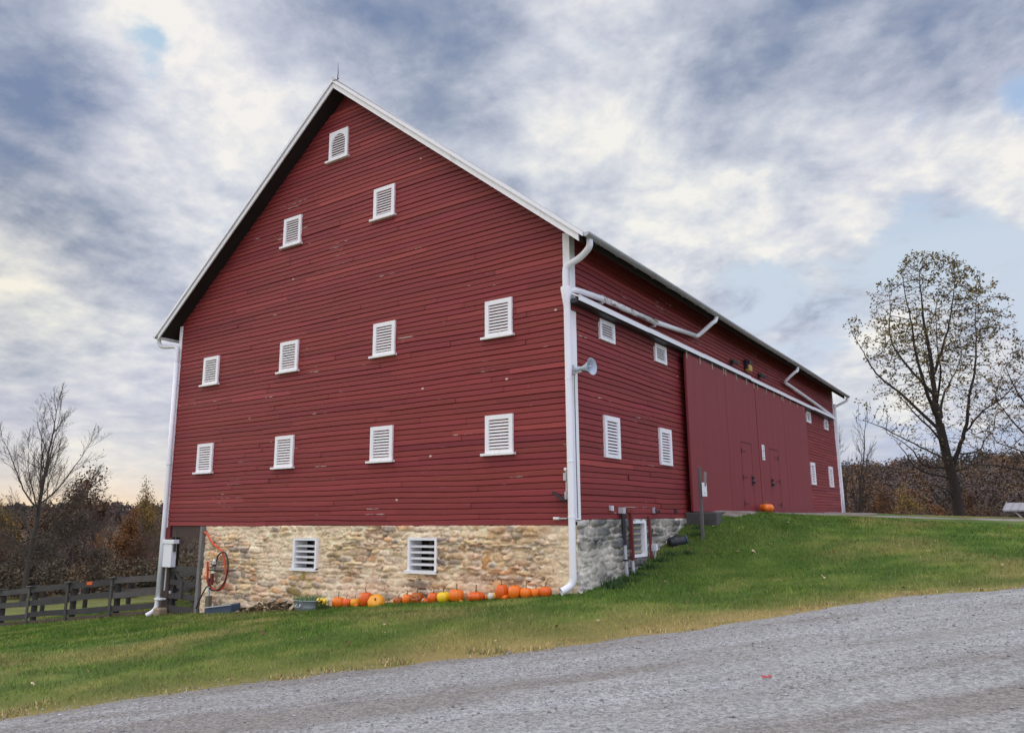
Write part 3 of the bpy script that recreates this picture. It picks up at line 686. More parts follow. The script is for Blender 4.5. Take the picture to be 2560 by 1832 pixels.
ld_ = pipe('downspout', [(-13.10, -.30, 5.16), (-13.10, -.28, 5.02), (-13.04, -.24, 4.93), (-12.85, -.18, 4.90), (-12.58, -.12, 4.88), (-12.47, -.11, 4.80), (-12.45, -.11, 4.62), (-12.45, -.11, 4.3)], .055, M['white_metal'])
sub(MB().tube([(-12.45, -.11, 4.4), (-12.44, -.11, 1.6), (-12.43, -.115, .1), (-12.45, -.12, -1.9)], .058, 12).build('lower_downspout', M['white_metal'], smooth=True), ld_)
sub(MB().tube(curve_pts([(-12.45, -.12, -1.86), (-12.455, -.125, -2.04), (-12.48, -.16, -2.15), (-12.55, -.24, -2.23), (-12.60, -.29, -2.27)]), [.060]*24+[.066], 12).build('elbow', M['white_metal'], smooth=True), ld_)
sub(MB().tube([(-12.44, -.11, 1.6), (-12.44, -.11, 1.66)], .068, 12).build('pipe_strap', M['white_metal']), ld_)
sub(MB().box((-12.5, -.19, -1.88), (-12.2, -.04, -1.84)).build('pipe_strap', M['white_metal']), ld_)

# ------------------------------------------------------------------ stone basement
def rubble(name, u0, u1, z0, z1, st, to3, seed, pal, mortar, sw, sh, depth, blot=None, big=(), openings=()):
    R_ = np.random.default_rng(seed)
    nu, nz = int((u1-u0)/st)+1, int((z1-z0)/st)+1
    U, Z = np.meshgrid(np.linspace(u0, u1, nu), np.linspace(z0, z1, nz), indexing='ij')
    wu = U+(fbm(U*2.6, Z*4.2, 4, seed)-.5)*.22; wz = Z+(fbm(U*2.4+7, Z*4.0, 4, seed+5)-.5)*.13
    seeds = []; z = z0-.1; row = 0
    while z < z1+.1:
        h = sh*R_.choice([.35, .5, .75, 1.0, 1.35], p=[.2, .25, .25, .2, .1]); u = u0-.3+R_.uniform(0, sw)
        while u < u1+.3:
            w = sw*R_.choice([.35, .6, .9, 1.3, 1.8], p=[.2, .25, .25, .2, .1])*R_.uniform(.85, 1.15); seeds.append((u+w/2, z+h/2+R_.normal(0, .018), w, h)); u += w
        z += h; row += 1
    for b_ in big: seeds.append(b_[:4])
    sd = np.array(seeds)
    best = np.full(U.shape, 1e9); sec = best.copy(); idx = np.zeros(U.shape, int)
    for i, (a, b, w, h) in enumerate(sd):
        d = ((np.abs(wu-a)/(w/2))**2.6+(np.abs(wz-b)/(h/2))**2.6)**(1/2.6)
        if i >= len(seeds)-len(big): d = d*.9
        u_ = d < best; sec = np.where(u_, best, np.minimum(sec, d)); idx = np.where(u_, i, idx); best = np.where(u_, d, best)
    edge = sec-best
    stone = sstep(edge+(fbm(U*10, Z*14, 3, seed+9)-.5)*.50, .10, .34)*sstep(best+(fbm(U*7, Z*9, 3, seed+11)-.5)*.5, 1.15, .80)
    wash = sstep(fbm(U*.9+3, Z*1.6, 4, seed+20), .36, .60)          # lime wash / pointing smeared over some stones
    stone = stone*(1-.72*wash)
    K = len(sd); pick = R_.integers(0, len(pal), K); pc = np.array(pal)[pick]*R_.uniform(.60, 1.30, (K, 1))
    for i, b_ in enumerate(big):
        if len(b_) > 4: pc[K-len(big)+i] = b_[4]
    prot = R_.uniform(.35, 1.0, K)
    c = np.array(mortar)[None, None]*(1+.5*(fbm(U*6, Z*6, 3, seed+30)-.5))[..., None]
    sc = pc[idx]*(1+.9*(fbm(U*14, Z*22, 3, seed+40)-.5))[..., None]
    c = c+(sc-c)*stone[..., None]
    # deep open joints, with their shadow also darkened into the colour
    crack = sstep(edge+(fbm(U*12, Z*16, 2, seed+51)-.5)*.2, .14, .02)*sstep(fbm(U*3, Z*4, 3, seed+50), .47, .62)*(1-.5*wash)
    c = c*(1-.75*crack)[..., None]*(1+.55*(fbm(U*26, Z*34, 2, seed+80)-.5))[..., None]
    c = np.clip(c*np.array((1.12, 1.045, .97)) if mortar[0] > .8 else c, 0, .88)
    if blot: c = blot(U, Z, c)
    out = depth*(stone*prot[idx]*(.55+.45*sstep(edge, 0, .7)))+(fbm(U*11, Z*11, 4, seed+60)-.5)*.030+(fbm(U*1.2, Z*1.2, 2, seed+70)-.5)*.05-.035*crack
    V = to3(U.ravel(), out.ravel(), Z.ravel()); f = grid_faces(nu, nz)
    if openings:
        fu, fz_ = U.ravel()[f].mean(1), Z.ravel()[f].mean(1); kp = np.ones(len(f), bool)
        for a, b, c0, c1 in openings: kp &= ~((fu > a) & (fu < b) & (fz_ > c0) & (fz_ < c1))
        f = f[kp]
    return B(mesh_np(name, V, f, M['stone'], col=c.reshape(-1, 3), smooth=True))
def lichen(U, Z, c):
    for (a, b, s1, s2, am) in ((-7.02, -1.13, .22, .14, .75), (-6.75, -1.25, .2, .22, .35), (-7.25, -1.48, .3, .16, .5), (-6.1, -.35, .7, .25, .35), (-5.7, -.62, .3, .1, .3)):
        m_ = np.exp(-((U-a)/s1)**2-((Z-b)/s2)**2)*sstep(fbm(U*7, Z*7, 3, 88), .38, .58)*am
        c = c+(np.array((.46, .34, .03))-c)*m_[..., None]
    o_ = np.exp(-((U+.9)/1.3)**2)*sstep(fbm(U*2.3, Z*2.3, 3, 98), .42, .6)*.55
    return c+(np.array((.52, .30, .12))-c)*o_[..., None]
warm = [(.54, .40, .24), (.46, .36, .25), (.62, .45, .25), (.42, .35, .27), (.60, .42, .29), (.66, .50, .30), (.34, .29, .24), (.66, .54, .40), (.62, .37, .20), (.26, .215, .18)]
g1, g2 = (-7.335, -6.555, -.965, -.275), (-3.865, -3.105, -.915, -.24)
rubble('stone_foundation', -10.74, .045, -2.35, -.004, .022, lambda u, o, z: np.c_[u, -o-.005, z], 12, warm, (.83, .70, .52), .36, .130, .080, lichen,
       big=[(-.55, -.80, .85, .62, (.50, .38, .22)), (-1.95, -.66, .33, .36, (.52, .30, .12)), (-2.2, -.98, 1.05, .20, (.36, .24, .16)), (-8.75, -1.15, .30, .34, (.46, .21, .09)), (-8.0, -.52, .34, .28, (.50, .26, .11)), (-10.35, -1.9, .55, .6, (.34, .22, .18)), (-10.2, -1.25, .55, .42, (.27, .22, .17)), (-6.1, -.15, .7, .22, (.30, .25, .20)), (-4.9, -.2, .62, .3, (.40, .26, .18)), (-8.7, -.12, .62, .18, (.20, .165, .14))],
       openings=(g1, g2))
def mossy(U, Z, c):
    m_ = sstep(fbm(U*1.7+4, Z*1.7, 4, 120), .40, .62)*np.clip((U-.2)*1.6, 0, 1)*.35
    c = c+(np.array((.035, .042, .032))-c)*m_[..., None]
    w_ = np.exp(-((U-.25)/.55)**2)*sstep(fbm(U*3, Z*2.4, 4, 130), .40, .55)*.65
    return c+(np.array((.50, .48, .42))-c)*w_[..., None]
cool = [(.16, .16, .15), (.22, .22, .20), (.12, .125, .12), (.28, .27, .23), (.18, .17, .15), (.10, .105, .10)]
sw_ = (2.10, 2.86, -.66, .075)
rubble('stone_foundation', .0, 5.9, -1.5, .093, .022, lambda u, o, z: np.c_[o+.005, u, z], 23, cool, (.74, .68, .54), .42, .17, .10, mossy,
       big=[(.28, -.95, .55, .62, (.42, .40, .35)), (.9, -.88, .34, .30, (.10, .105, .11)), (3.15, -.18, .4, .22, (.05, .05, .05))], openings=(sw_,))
for a, b, c0, c1 in (g1, g2):      # near-black sheets added behind the openings for the unlit basement
    B(MB().box((a-.02, .34, c0-.1), (b+.02, .36, c1+.1)).build('dark_room_sheet', M['dark']))
B(MB().box((-.36, sw_[0]-.1, sw_[2]-.1), (-.34, sw_[1]+.1, sw_[3])).build('dark_room_sheet', M['dark']))  # side window: same near-black sheet added for the unlit room
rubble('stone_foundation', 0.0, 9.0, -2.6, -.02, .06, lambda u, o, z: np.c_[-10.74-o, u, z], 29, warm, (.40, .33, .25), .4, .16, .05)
def basement_window(a, b, c0, c1, nslat, tilt):
    w_, fr = b-a, .055; y0_, y1_ = -.075, .30
    f = MB().box((a, y0_, c0), (a+fr, y1_, c1)).box((b-fr, y0_, c0), (b, y1_, c1)).box((a+fr, y0_, c1-fr), (b-fr, y1_, c1)).box((a-.06, y0_-.03, c0-.03), (b, y1_, c0+.03))
    fo = B(f.build('basement_window', M['white']))
    s_ = MB()
    for k_ in range(nslat):
        z = c0+.03+(k_+1)*(c1-fr-c0-.03)/(nslat+1)
        s_.obox(((a+b)/2, .0, z), (w_/2-fr-.002, 0, 0), (0, .045, .012), (0, -.002, .012))
    s_.build('slats', M['white']).parent = fo
    MB().box(((a+b)/2-.04, .2, c0+.03), ((a+b)/2+.04, .22, c1-fr)).build('mullion', M['darkwood']).parent = fo
basement_window(*g1, 4, 0); basement_window(*g2, 4, 0)
# side basement window: glazed, behind white frame
f = MB(); a, b, c0, c1 = sw_; fr = .07
f.box((-.10, a, c0), (.075, a+fr, c1)).box((-.10, b-fr*1.4, c0), (.075, b, c1)).box((-.10, a+fr, c1-fr), (.075, b-fr*1.4, c1)).box((-.10, a+fr, c0), (.09, b-fr*1.4, c0+.05))
fo = B(f.build('basement_window', M['white']))
MB().box((-.03, a+fr, c0+.05), (-.022, b-fr*1.4, c1-fr)).build('pane', M['glass']).parent = fo
s_ = MB()
for k_ in range(5): s_.obox((-.006, (a+b)/2-.02, c0+.10+k_*.118), (.012, 0, .006), (0, (b-a)/2-fr*1.2, 0), (0, 0, .022))
s_.build('slats', M['blind']).parent = fo
# open forebay at the left corner
B(MB().box((-12.46, .02, -.30), (-10.80, .10, -.006)).build('lintel', M['darkwood']))
B(MB().box((-12.50, .02, -2.6), (-12.24, .26, -.006)).build('corner_post', M['darkwood']))
B(MB().box((-12.47, -.016, -.36), (-12.30, .018, -.006)).build('post_trim', M['red_trim']))
mb = MB().beam((-10.83, -.035, -2.3), (-10.795, -.035, -.02), .10, .13, (0, 1, 0), (.20, .19, .18)); B(mb.build('door_post', M['greywood'], colattr=True))
B(MB().box((-10.74, .1, -2.4), (-10.70, .4, -.01)).build('door_reveal', M['darkwood']))
for k_ in range(3): B(MB().beam((-12.40, 6+5*k_, -2.9), (-12.40, 6+5*k_, -.02), .24, .24, (0, 1, 0)).build('forebay_post', M['darkwood']))
# ------------------------------------------------------------------ things on and around the barn
def thing(name, loc, label, cat, group=None): return empty(name, loc, label, cat, group)
def part(mb, name, m_, t, **k):
    """mesh given in world coordinates, parented under thing t"""
    o = mb.build(name, m_, **k); o.parent = t
    root = t
    off = Vector((0, 0, 0)); q = t
    while q is not None: off += q.location; q = q.parent
    me = o.data; me.transform(Matrix.Translation(-off)); return o
# horn loudspeaker on the corner board, pointing away to the right
t = thing('horn_loudspeaker', (.05, .0, 2.78), 'pale blue grey horn loudspeaker on the white corner board of the barn', 'loudspeaker')
ax = Vector((.98, -.10, .04)).normalized(); c0 = Vector((.10, -.04, 2.78))
prof = [(q*.80, h_*.86) for q, h_ in [(.02, .0), (.06, .0), (.062, .10), (.045, .11), (.045, .17), (.062, .22), (.085, .28), (.13, .36), (.185, .42), (.20, .43), (.19, .428), (.13, .385), (.085, .34), (.03, .30)]]
part(MB().lathe(prof, c0, ax, 28), 'horn', M['grey_horn'], t, smooth=True)
part(MB().lathe([(.0, .35), (.024, .345), (.028, .29), (.024, .26)], c0, ax, 14), 'driver_cap', M['grey_horn'], t, smooth=True)
part(MB().box((.028, -.09, 2.70), (.05, .02, 2.88)).beam((.04, -.04, 2.72), c0+ax*.14+Vector((0, 0, -.05)), .03, .03), 'bracket', M['grey_plastic'], t)
part(MB().tube(curve_pts([c0+Vector((0, 0, -.04)), c0+Vector((-.03, .01, -.2)), (.045, .02, 2.3), (.04, .03, 1.2), (.045, .03, .12)]), .006, 5), 'cable', M['black'], t)
# lamps over the doors
t = thing('wall_lamp', (.02, fy(11.02), 4.5), 'boxed wall lamp with amber glass and black hood above the white door track', 'wall lamp')
y = fy(11.02); part(MB().box((.022, y-.17, 4.46), (.15, y+.17, 4.74)), 'hood', M['black'], t, bevel=.02)
part(MB().box((.05, y-.13, 4.40), (.19, y+.15, 4.60)), 'lamp_glass', M['amber'], t, bevel=.02)
part(MB().box((.151, y-.16, 4.60), (.20, y+.17, 4.71)), 'lamp_front', M['black'], t)
for yy, lab in ((fy(9.64), 'twin bullet spotlight on the red wall, nearer the gable than the amber wall lamp'), (fy(12.37), 'twin bullet spotlight on the red wall, farther along than the amber wall lamp')):
    t = thing('spotlight', (.02, yy, 4.46), lab, 'spotlight', 'spotlights beside the wall lamp')
    part(MB().box((.022, yy-.09, 4.40), (.06, yy+.09, 4.54)), 'mount', M['black'], t)
    for s_ in (-1, 1): part(MB().lathe([(.0, 0), (.032, .0), (.04, .05), (.055, .13), (.055, .155), (.0, .15)], (.07, yy+.05*s_, 4.47), (.7, .75*s_, -.15), 12), 'lamp_head', M['concrete'], t, smooth=True)
# small electrical pieces at the near corner
t = thing('floodlight', (-.14, -.03, .48), 'slim dark floodlight tilted down at the foot of the gable siding by the corner', 'floodlight')
part(MB().obox((-.24, -.13, .50), (.11, 0, -.075), (.0, .07, -.01), (.010, .0, .016)), 'lamp_body', M['black'], t, bevel=.006)
part(MB().box((-.165, -.07, .45), (-.125, -.026, .58)), 'mount', M['grey_plastic'], t)
t = thing('junction_box', (-.14, -.03, .79), 'small grey junction box with white button above the dark floodlight', 'electrical box')
part(MB().box((-.185, -.075, .78), (-.125, -.027, .92)), 'box', M['grey_plastic'], t, bevel=.005)
part(MB().lathe([(0, .03), (.03, .025), (.03, 0)], (-.15, -.03, .985), (0, -1, 0), 10), 'button', M['sign'], t)
part(MB().tube([(-.14, -.035, .96), (-.14, -.04, .78), (-.145, -.04, .56)], .008, 5), 'cable', M['sign'], t)
t = thing('pipe_stub', (-.25, -.03, .10), 'short white capped pipe sticking out level at the bottom edge of the gable siding', 'pipe')
part(MB().tube([(-.40, -.07, .118), (-.29, -.065, .116)], .026, 10), 'white_cap', M['sign'], t, smooth=True)
part(MB().tube([(-.295, -.065, .116), (-.13, -.05, .114)], .014, 8), 'pipe', M['grey_plastic'], t)
# pipes, boxes and bits along the side basement
def pole(name, ctrl, r, m_, label, cat, extra=None):
    t = thing(name, ctrl[-1], label, cat); part(MB().tube(curve_pts(ctrl, 3), r, 8), 'pipe', m_, t, smooth=True)
    if extra: extra(t)
    return t
def e1(t):
    part(MB().tube([(.10, 1.735, .20), (.10, 1.745, -.40)], .045, 8), 'black_sleeve', M['black'], t)
    part(MB().tube([(.105, 1.75, -.70), (.105, 1.75, -.67)], .046, 8).tube([(.105, 1.755, -.36), (.105, 1.755, -.33)], .046, 8), 'clamp', M['black'], t)
    part(MB().box((.025, 1.68, .20), (.13, 1.80, .32)), 'pipe_head', M['grey_plastic'], t)
pole('vent_pipe', [(.105, 1.745, .15), (.105, 1.755, -.5), (.11, 1.80, -1.10)], .036, M['grey_plastic'], 'tall grey pipe with black upper sleeve left of the side basement window', 'pipe', e1)
def e2(t):
    part(MB().beam((.125, 2.01, .26), (.135, 2.02, -.70), .066, .06, (0, 1, 0)).beam((.10, 1.86, .245), (.125, 2.03, .235), .07, .06), 'red_casing', M['rust_red'], t)
pole('boxed_pipe', [(.12, 2.02, -.5), (.13, 2.03, -.8), (.135, 2.03, -1.05)], .034, M['grey_plastic'], 'grey pipe in a rusty red casing against the left edge of the side basement window', 'pipe', e2)
t = thing('red_post', (.12, 2.93, -.5), 'narrow dark red post along the right edge of the side basement window', 'post')
o = part(MB().beam((.11, 2.92, .15), (.12, 2.95, -.72), .05, .05, (0, 1, 0)), 'post', M['rust_red'], t, bevel=.006)
t = thing('meter_box', (.15, 3.0, -.5), 'small grey metal box on a short post at the corner of the side basement window', 'electrical box')
part(MB().box((.09, 2.92, -.56), (.19, 3.12, -.42)), 'box', M['grey_plastic'], t, bevel=.006)
part(MB().box((.191, 3.03, -.55), (.196, 3.11, -.43)), 'white_cover', M['sign'], t)
part(MB().tube([(.15, 3.06, -.56), (.15, 3.06, -.9)], .025, 8), 'short_post', M['grey_plastic'], t)
t = thing('wall_socket', (.03, 1.35, .30), 'pair of small grey and white outlet covers low on the side siding', 'outlet')
part(MB().box((.026, 1.27, .25), (.075, 1.35, .35)), 'grey_cover', M['grey_plastic'], t, bevel=.006); part(MB().box((.026, 1.37, .25), (.06, 1.42, .35)), 'white_cover', M['sign'], t)
for y, nm, lab in ((1.89, 'hose_tap', 'small black tap on the bottom boards above the boxed pipe'), (3.36, 'hose_tap', 'grey and black tap on the bottom boards right of the basement window'), (4.56, 'vent_hole', 'small square dark vent in the bottom boards near the sliding door')):
    t = thing(nm, (.03, y, .25), lab, 'tap' if nm == 'hose_tap' else 'vent')
    if nm == 'hose_tap':
        part(MB().tube([(.02, y, .27), (.09, y, .27), (.12, y, .22)], .022, 8), 'spout', M['black'], t); part(MB().lathe([(0, .012), (.035, .01), (.035, 0)], (.07, y, .30), (0, 0, 1), 8), 'handle', M['black'], t)
        if y > 3: part(MB().box((.026, y-.06, .21), (.07, y-.01, .33)), 'bracket', M['grey_plastic'], t); part(MB().tube([(.05, y+.16, .25), (.10, y+.18, .25)], .03, 8), 'cap', M['black'], t)
    else:
        part(MB().box((.025, y-.055, .215), (.05, y+.055, .30)), 'frame', M['black'], t)
# dark barrel half buried against the wall
t = thing('barrel', (.35, 3.95, -.45), 'dark plastic barrel lying in the grass against the mossy side foundation', 'barrel')
part(MB().lathe([(0, 0), (.10, 0), (.115, .02), (.12, .10), (.127, .11), (.12, .125), (.12, .24), (.127, .25), (.115, .34), (.10, .36), (0, .36)], (.16, 3.80, -.42), (.70, .71, .10), 20), 'drum', M['black'], t, smooth=True)
part(MB().lathe([(.0, .361), (.11, .361), (.12, .365), (.12, .39), (.0, .395)], (.16, 3.80, -.42), (.70, .71, .10), 20), 'lid', M['blue_box'], t, smooth=True)
# concrete end wall of the ramp
t = thing('ramp_wall', (.5, 5.2, 0), 'stained low concrete wall holding the gravel ramp beside the sliding doors', 'retaining wall')
mb = MB(); mb.add([(.03, 5.13, -.6), (.78, 5.13, -.6), (.78, 5.13, .215), (.03, 5.13, .225), (.03, 5.42, -.6), (.78, 5.50, -.6), (.78, 5.50, .22), (.03, 5.42, .235)], [(0, 1, 2, 3), (5, 4, 7, 6), (1, 5, 6, 2), (4, 0, 3, 7), (3, 2, 6, 7), (0, 4, 5, 1)])
part(mb, 'wall', M['concrete'], t, bevel=.012)
part(MB().box((.05, 5.6, -.2), (.60, 17.2, .235)), 'door_sill', M['concrete'], t, bevel=.01)
# sign post in front of it
t = thing('sign_post', (.75, 4.27, -.1), 'weathered wooden post with a small white sign beside the concrete ramp wall', 'sign post')
part(MB().beam((.75, 4.27, -.45), (.73, 4.33, 1.20), .065, .06, (0, 1, 0), (.13, .12, .11)), 'post', M['greywood'], t, colattr=True, bevel=.006)
part(MB().beam((.80, 4.42, .80), (.80, 4.50, 1.10), .04, .075, (0, 1, 0), (.23, .21, .18)), 'splint', M['greywood'], t, colattr=True)
sg = part(MB().box((.80, 4.24, .565), (.808, 4.52, .86)), 'sign_plate', M['sign'], t, bevel=.0)
sg['label'] = 'small white sign with rounded corners'
part(MB().box((.8095, 4.34, .80), (.811, 4.41, .812)).box((.8095, 4.33, .775), (.811, 4.42, .785)).box((.8095, 4.33, .625), (.811, 4.42, .640)), 'print', M['sign_grey'], sg)
# notice on the doors
yn0, yn1 = fy(11.40), fy(11.68)
t = thing('door_notice', (DX, (yn0+yn1)/2, 2.0), 'tall narrow white notice with grey and red lines on the sliding doors', 'notice')
part(MB().box((DX+.010, yn0, fz(1.80)), (DX+.016, yn1, fz(2.26))), 'notice_board', M['sign'], t, bevel=.004)
mb, mr, mk = MB(), MB(), MB(); yc = (yn0+yn1)/2
for z, w_, q in [(2.215, .13, mb), (2.185, .10, mb), (2.155, .13, mb), (2.105, .15, mr), (2.075, .13, mr), (2.04, .15, mr), (1.985, .09, mb), (1.955, .11, mb), (1.925, .07, mb), (1.872, .13, mk)]:
    h_ = .010 if q is not mk else .014
    q.box((DX+.0165, yc-w_/2, fz(z)-h_), (DX+.018, yc+w_/2, fz(z)+h_))
part(mb, 'grey_lettering', M['sign_grey'], t); part(mr, 'red_lettering', M['sign_red'], t); part(mk, 'black_lettering', M['sign_black'], t)

# white electric cabinet in the forebay
t = thing('electric_cabinet', (-12.15, -.1, -.7), 'white electric cabinet with wide top flange beside the left downspout', 'electrical box')
part(MB().box((-12.36, -.13, -1.06), (-11.98, .018, -.46)), 'cabinet', M['white_metal'], t, bevel=.008)
part(MB().box((-12.40, -.15, -.462), (-11.88, .018, -.36)), 'top_flange', M['white_metal'], t, bevel=.006)
part(MB().tube([(-12.27, -.05, -1.06), (-12.28, -.05, -1.65)], .022, 8), 'conduit', M['grey_plastic'], t)
part(MB().tube([(-11.93, -.06, -.12), (-11.95, -.06, -.62)], .014, 6).box((-11.98, -.09, -.66), (-11.93, -.03, -.48)), 'bracket', M['concrete'], t)
# board gate in the opening
def gw_(p): return (p[0], .05, p[1])
t = thing('wooden_gate', (-11.5, .05, -2.3), 'dark weathered board gate closing the opening at the left end of the stone wall', 'gate')
def gb(a, b, w, y, tone, nm):
    tone *= .7
    part(MB().beam((a[0], y, a[1]), (b[0], y, b[1]), .03, w, (0, 0, 1) if abs(b[0]-a[0]) > abs(b[1]-a[1]) else (1, 0, 0), (tone, tone*.93, tone*.86)) if abs(b[0]-a[0]) > abs(b[1]-a[1]) else MB().beam((a[0], y, a[1]), (b[0], y, b[1]), .03 if False else w, .03, (0, 1, 0), (tone, tone*.93, tone*.86)), nm, M['greywood'], t, colattr=True)
gb((-12.18, -1.10), (-10.90, -1.10), .13, .05, .11, 'rail'); gb((-12.20, -1.44), (-10.92, -1.47), .13, .05, .08, 'rail')
gb((-12.22, -1.78), (-10.94, -1.80), .14, .05, .085, 'rail'); gb((-12.24, -2.10), (-10.94, -2.12), .16, .05, .085, 'rail')
gb((-12.12, -1.06), (-12.18, -2.16), .11, .084, .07, 'stile'); gb((-10.98, -1.06), (-11.0, -2.16), .11, .084, .07, 'stile'); gb((-11.65, -1.40), (-11.66, -1.84), .11, .016, .09, 'stile')
gb((-12.06, -1.16), (-11.75, -1.44), .09, .084, .12, 'brace'); gb((-11.32, -1.80), (-11.08, -2.05), .10, .084, .10, 'brace')
part(MB().box((-12.16, -.0, -1.72), (-12.10, .033, -1.66)), 'latch', M['grey_plastic'], t)
part(MB().beam((-12.2, .02, -2.28), (-10.75, .02, -2.26), .10, .12, (0, 0, 1)), 'sill_beam', M['darkwood'], t)
mb = MB()
for k_ in range(24): mb.tube([(-12.15+k_*.053, .07, -1.08), (-12.15+k_*.053, .07, -2.05)], .0022, 4)
for k_ in range(16): mb.tube([(-12.18, .07, -1.1-k_*.062), (-10.92, .07, -1.1-k_*.062)], .0022, 4)
part(mb, 'wire_mesh', M['black'], t)
# hoses, basket, spray bottle, hydrant, stake, trough
hp = [(-10.72, .01, -.20), (-10.65, -.10, -.165), (-10.56, -.12, -.18), (-10.46, -.12, -.25), (-10.31, -.12, -.39), (-10.09, -.12, -.52), (-9.87, -.13, -.61), (-9.76, -.13, -.76), (-9.68, -.13, -.97), (-9.64, -.13, -1.18), (-9.65, -.13, -1.33), (-9.73, -.13, -1.47), (-9.9, -.14, -1.54), (-10.11, -.15, -1.50), (-10.22, -.17, -1.43)]
o = MB().tube(curve_pts(hp, 5), .023, 8).build('garden_hose', M['hose_red'], smooth=True); tag(o, 'orange red hose hanging in a loop on the stone wall by the gate', 'hose')
hp = [(-10.0, -.16, -.86), (-9.96, -.16, -.73), (-9.82, -.16, -.64), (-9.67, -.17, -.65), (-9.56, -.17, -.79), (-9.52, -.17, -.97), (-9.56, -.17, -1.21), (-9.64, -.18, -1.36), (-9.8, -.19, -1.50), (-10.05, -.2, -1.54), (-10.24, -.2, -1.46), (-10.41, -.16, -1.56), (-10.57, -.16, -1.78), (-10.70, -.16, -2.0)]
o = MB().tube(curve_pts(hp, 5), .018, 8).build('garden_hose', M['hose_black'], smooth=True); tag(o, 'thin black hose looped behind the orange red hose on the stone wall', 'hose')
t = thing('wire_basket', (-9.97, -.15, -1.0), 'black wire basket fixed to the stone wall inside the hose loop', 'basket')
mb = MB()
for z in (-.86, -.93, -1.0, -1.07): mb.tube([(-10.22, -.05, z), (-10.22, -.20, z), (-9.73, -.20, z), (-9.73, -.05, z)], .006, 5)
for k_ in range(8): mb.tube([(-10.22+k_*.07, -.20, -.86), (-10.22+k_*.07, -.20, -1.07), (-10.22+k_*.07, -.05, -1.07)], .005, 5)
part(mb, 'wire_frame', M['black'], t); part(MB().box((-10.23, -.21, -1.085), (-9.72, -.04, -1.072)), 'tray', M['black'], t)
t = thing('spray_bottle', (-10.1, -.14, -1.04), 'white plastic bottle with dark mark standing in the wire basket', 'bottle')
part(MB().lathe([(0, 0), (.05, .0), (.052, .17), (.03, .22), (.022, .225), (.022, .25), (0, .25)], (-10.085, -.15, -1.055), (-.12, 0, 1), 14), 'bottle', M['sign'], t, smooth=True)
part(MB().lathe([(.0525, .07), (.0535, .075), (.0535, .11), (.0525, .115)], (-10.085, -.15, -1.055), (-.12, 0, 1), 14), 'dark_band', M['sign_black'], t)
t = thing('water_hydrant', (-10.2, -.2, -1.7), 'red lever water hydrant on a pale standpipe behind the short wooden stake', 'hydrant')
part(MB().tube([(-10.17, -.2, -2.2), (-10.17, -.2, -1.42)], .028, 8), 'standpipe', M['grey_plastic'], t)
part(MB().tube([(-10.17, -.2, -1.45), (-10.18, -.2, -1.30), (-10.15, -.26, -1.27)], [.045, .05, .035], 10).box((-10.12, -.23, -1.42), (-10.05, -.17, -1.15)), 'hydrant_head', M['rust_red'], t)
part(MB().beam((-10.22, -.22, -1.36), (-10.27, -.22, -.86), .03, .045, (0, 1, 0)), 'lever', M['hose_red'], t)
t = tag(MB().beam((-10.06, -.27, -2.5), (-10.055, -.27, -1.66), .13, .11, (0, 1, 0), (.16, .135, .09)).build('wooden_stake', M['greywood'], colattr=True, bevel=.008), 'short square wooden stake in front of the red hydrant', 'stake')
t = thing('feed_trough', (-9.45, -.35, -2.0), 'dark blue plastic trough tipped on its side at the foot of the stone wall', 'trough')
mb = MB(); a, b = Vector((-9.95, -.42, -2.02)), Vector((-8.98, -.40, -1.90)); d_ = (b-a)
vs = []
for q, zz, ww in ((a, -.13, .0), (b, -.10, .0)):
    for y, z in ((-.02, -.12), (-.02, .10), (.26, .13), (.26, -.10)): vs.append(q+Vector((0, y, z)))
mb.add(vs, [(0, 1, 2, 3), (5, 4, 7, 6), (0, 4, 5, 1), (1, 5, 6, 2), (3, 2, 6, 7), (0, 3, 7, 4)]); part(mb, 'trough_body', M['blue_box'], t, bevel=.02)
part(MB().beam(a+Vector((0, -.03, .105)), b+Vector((0, -.03, .105)), .03, .025), 'rim', M['grey_plastic'], t)
# block at the foot of the post
tag(MB().box((-12.42, -.25, -2.45), (-12.14, .0, -2.08)).build('stone_block', M['stone'], bevel=.03), 'rough tan stone block at the foot of the left corner post', 'stone')
bpy.data.objects['stone_block'].data.attributes.new('col', 'FLOAT_COLOR', 'POINT').data.foreach_set('color', np.tile([.30, .23, .15, 1], 8).astype(np.float32))

# galvanised tub with seedlings
tx, ty = -6.22, -.52; tb = tz(tx, ty)-.02
t = thing('wash_tub', (tx, ty, tb), 'oval galvanised wash tub planted with pale green herbs against the stone wall', 'tub')
mb = MB(); prof = [(.02, 0), (.29, 0), (.31, .08), (.316, .10), (.312, .12), (.335, .22), (.355, .235), (.345, .245), (.325, .20), (.30, .18), (.02, .17)]
n_ = 28; vs = []
for r_, h_ in prof: vs += [(tx+r_*1.12*math.cos(2*math.pi*j/n_), ty+r_*.80*math.sin(2*math.pi*j/n_), tb+h_) for j in range(n_)]
mb.add(vs, [(i*n_+j, i*n_+(j+1) % n_, (i+1)*n_+(j+1) % n_, (i+1)*n_+j) for i in range(len(prof)-1) for j in range(n_)]); part(mb, 'tub', M['zinc'], t, smooth=True)
part(MB().tube(curve_pts([(tx-.05, ty-.275, tb+.17), (tx-.06, ty-.31, tb+.12), (tx+.06, ty-.31, tb+.12), (tx+.05, ty-.275, tb+.17)]), .010, 6), 'handle', M['zinc'], t)
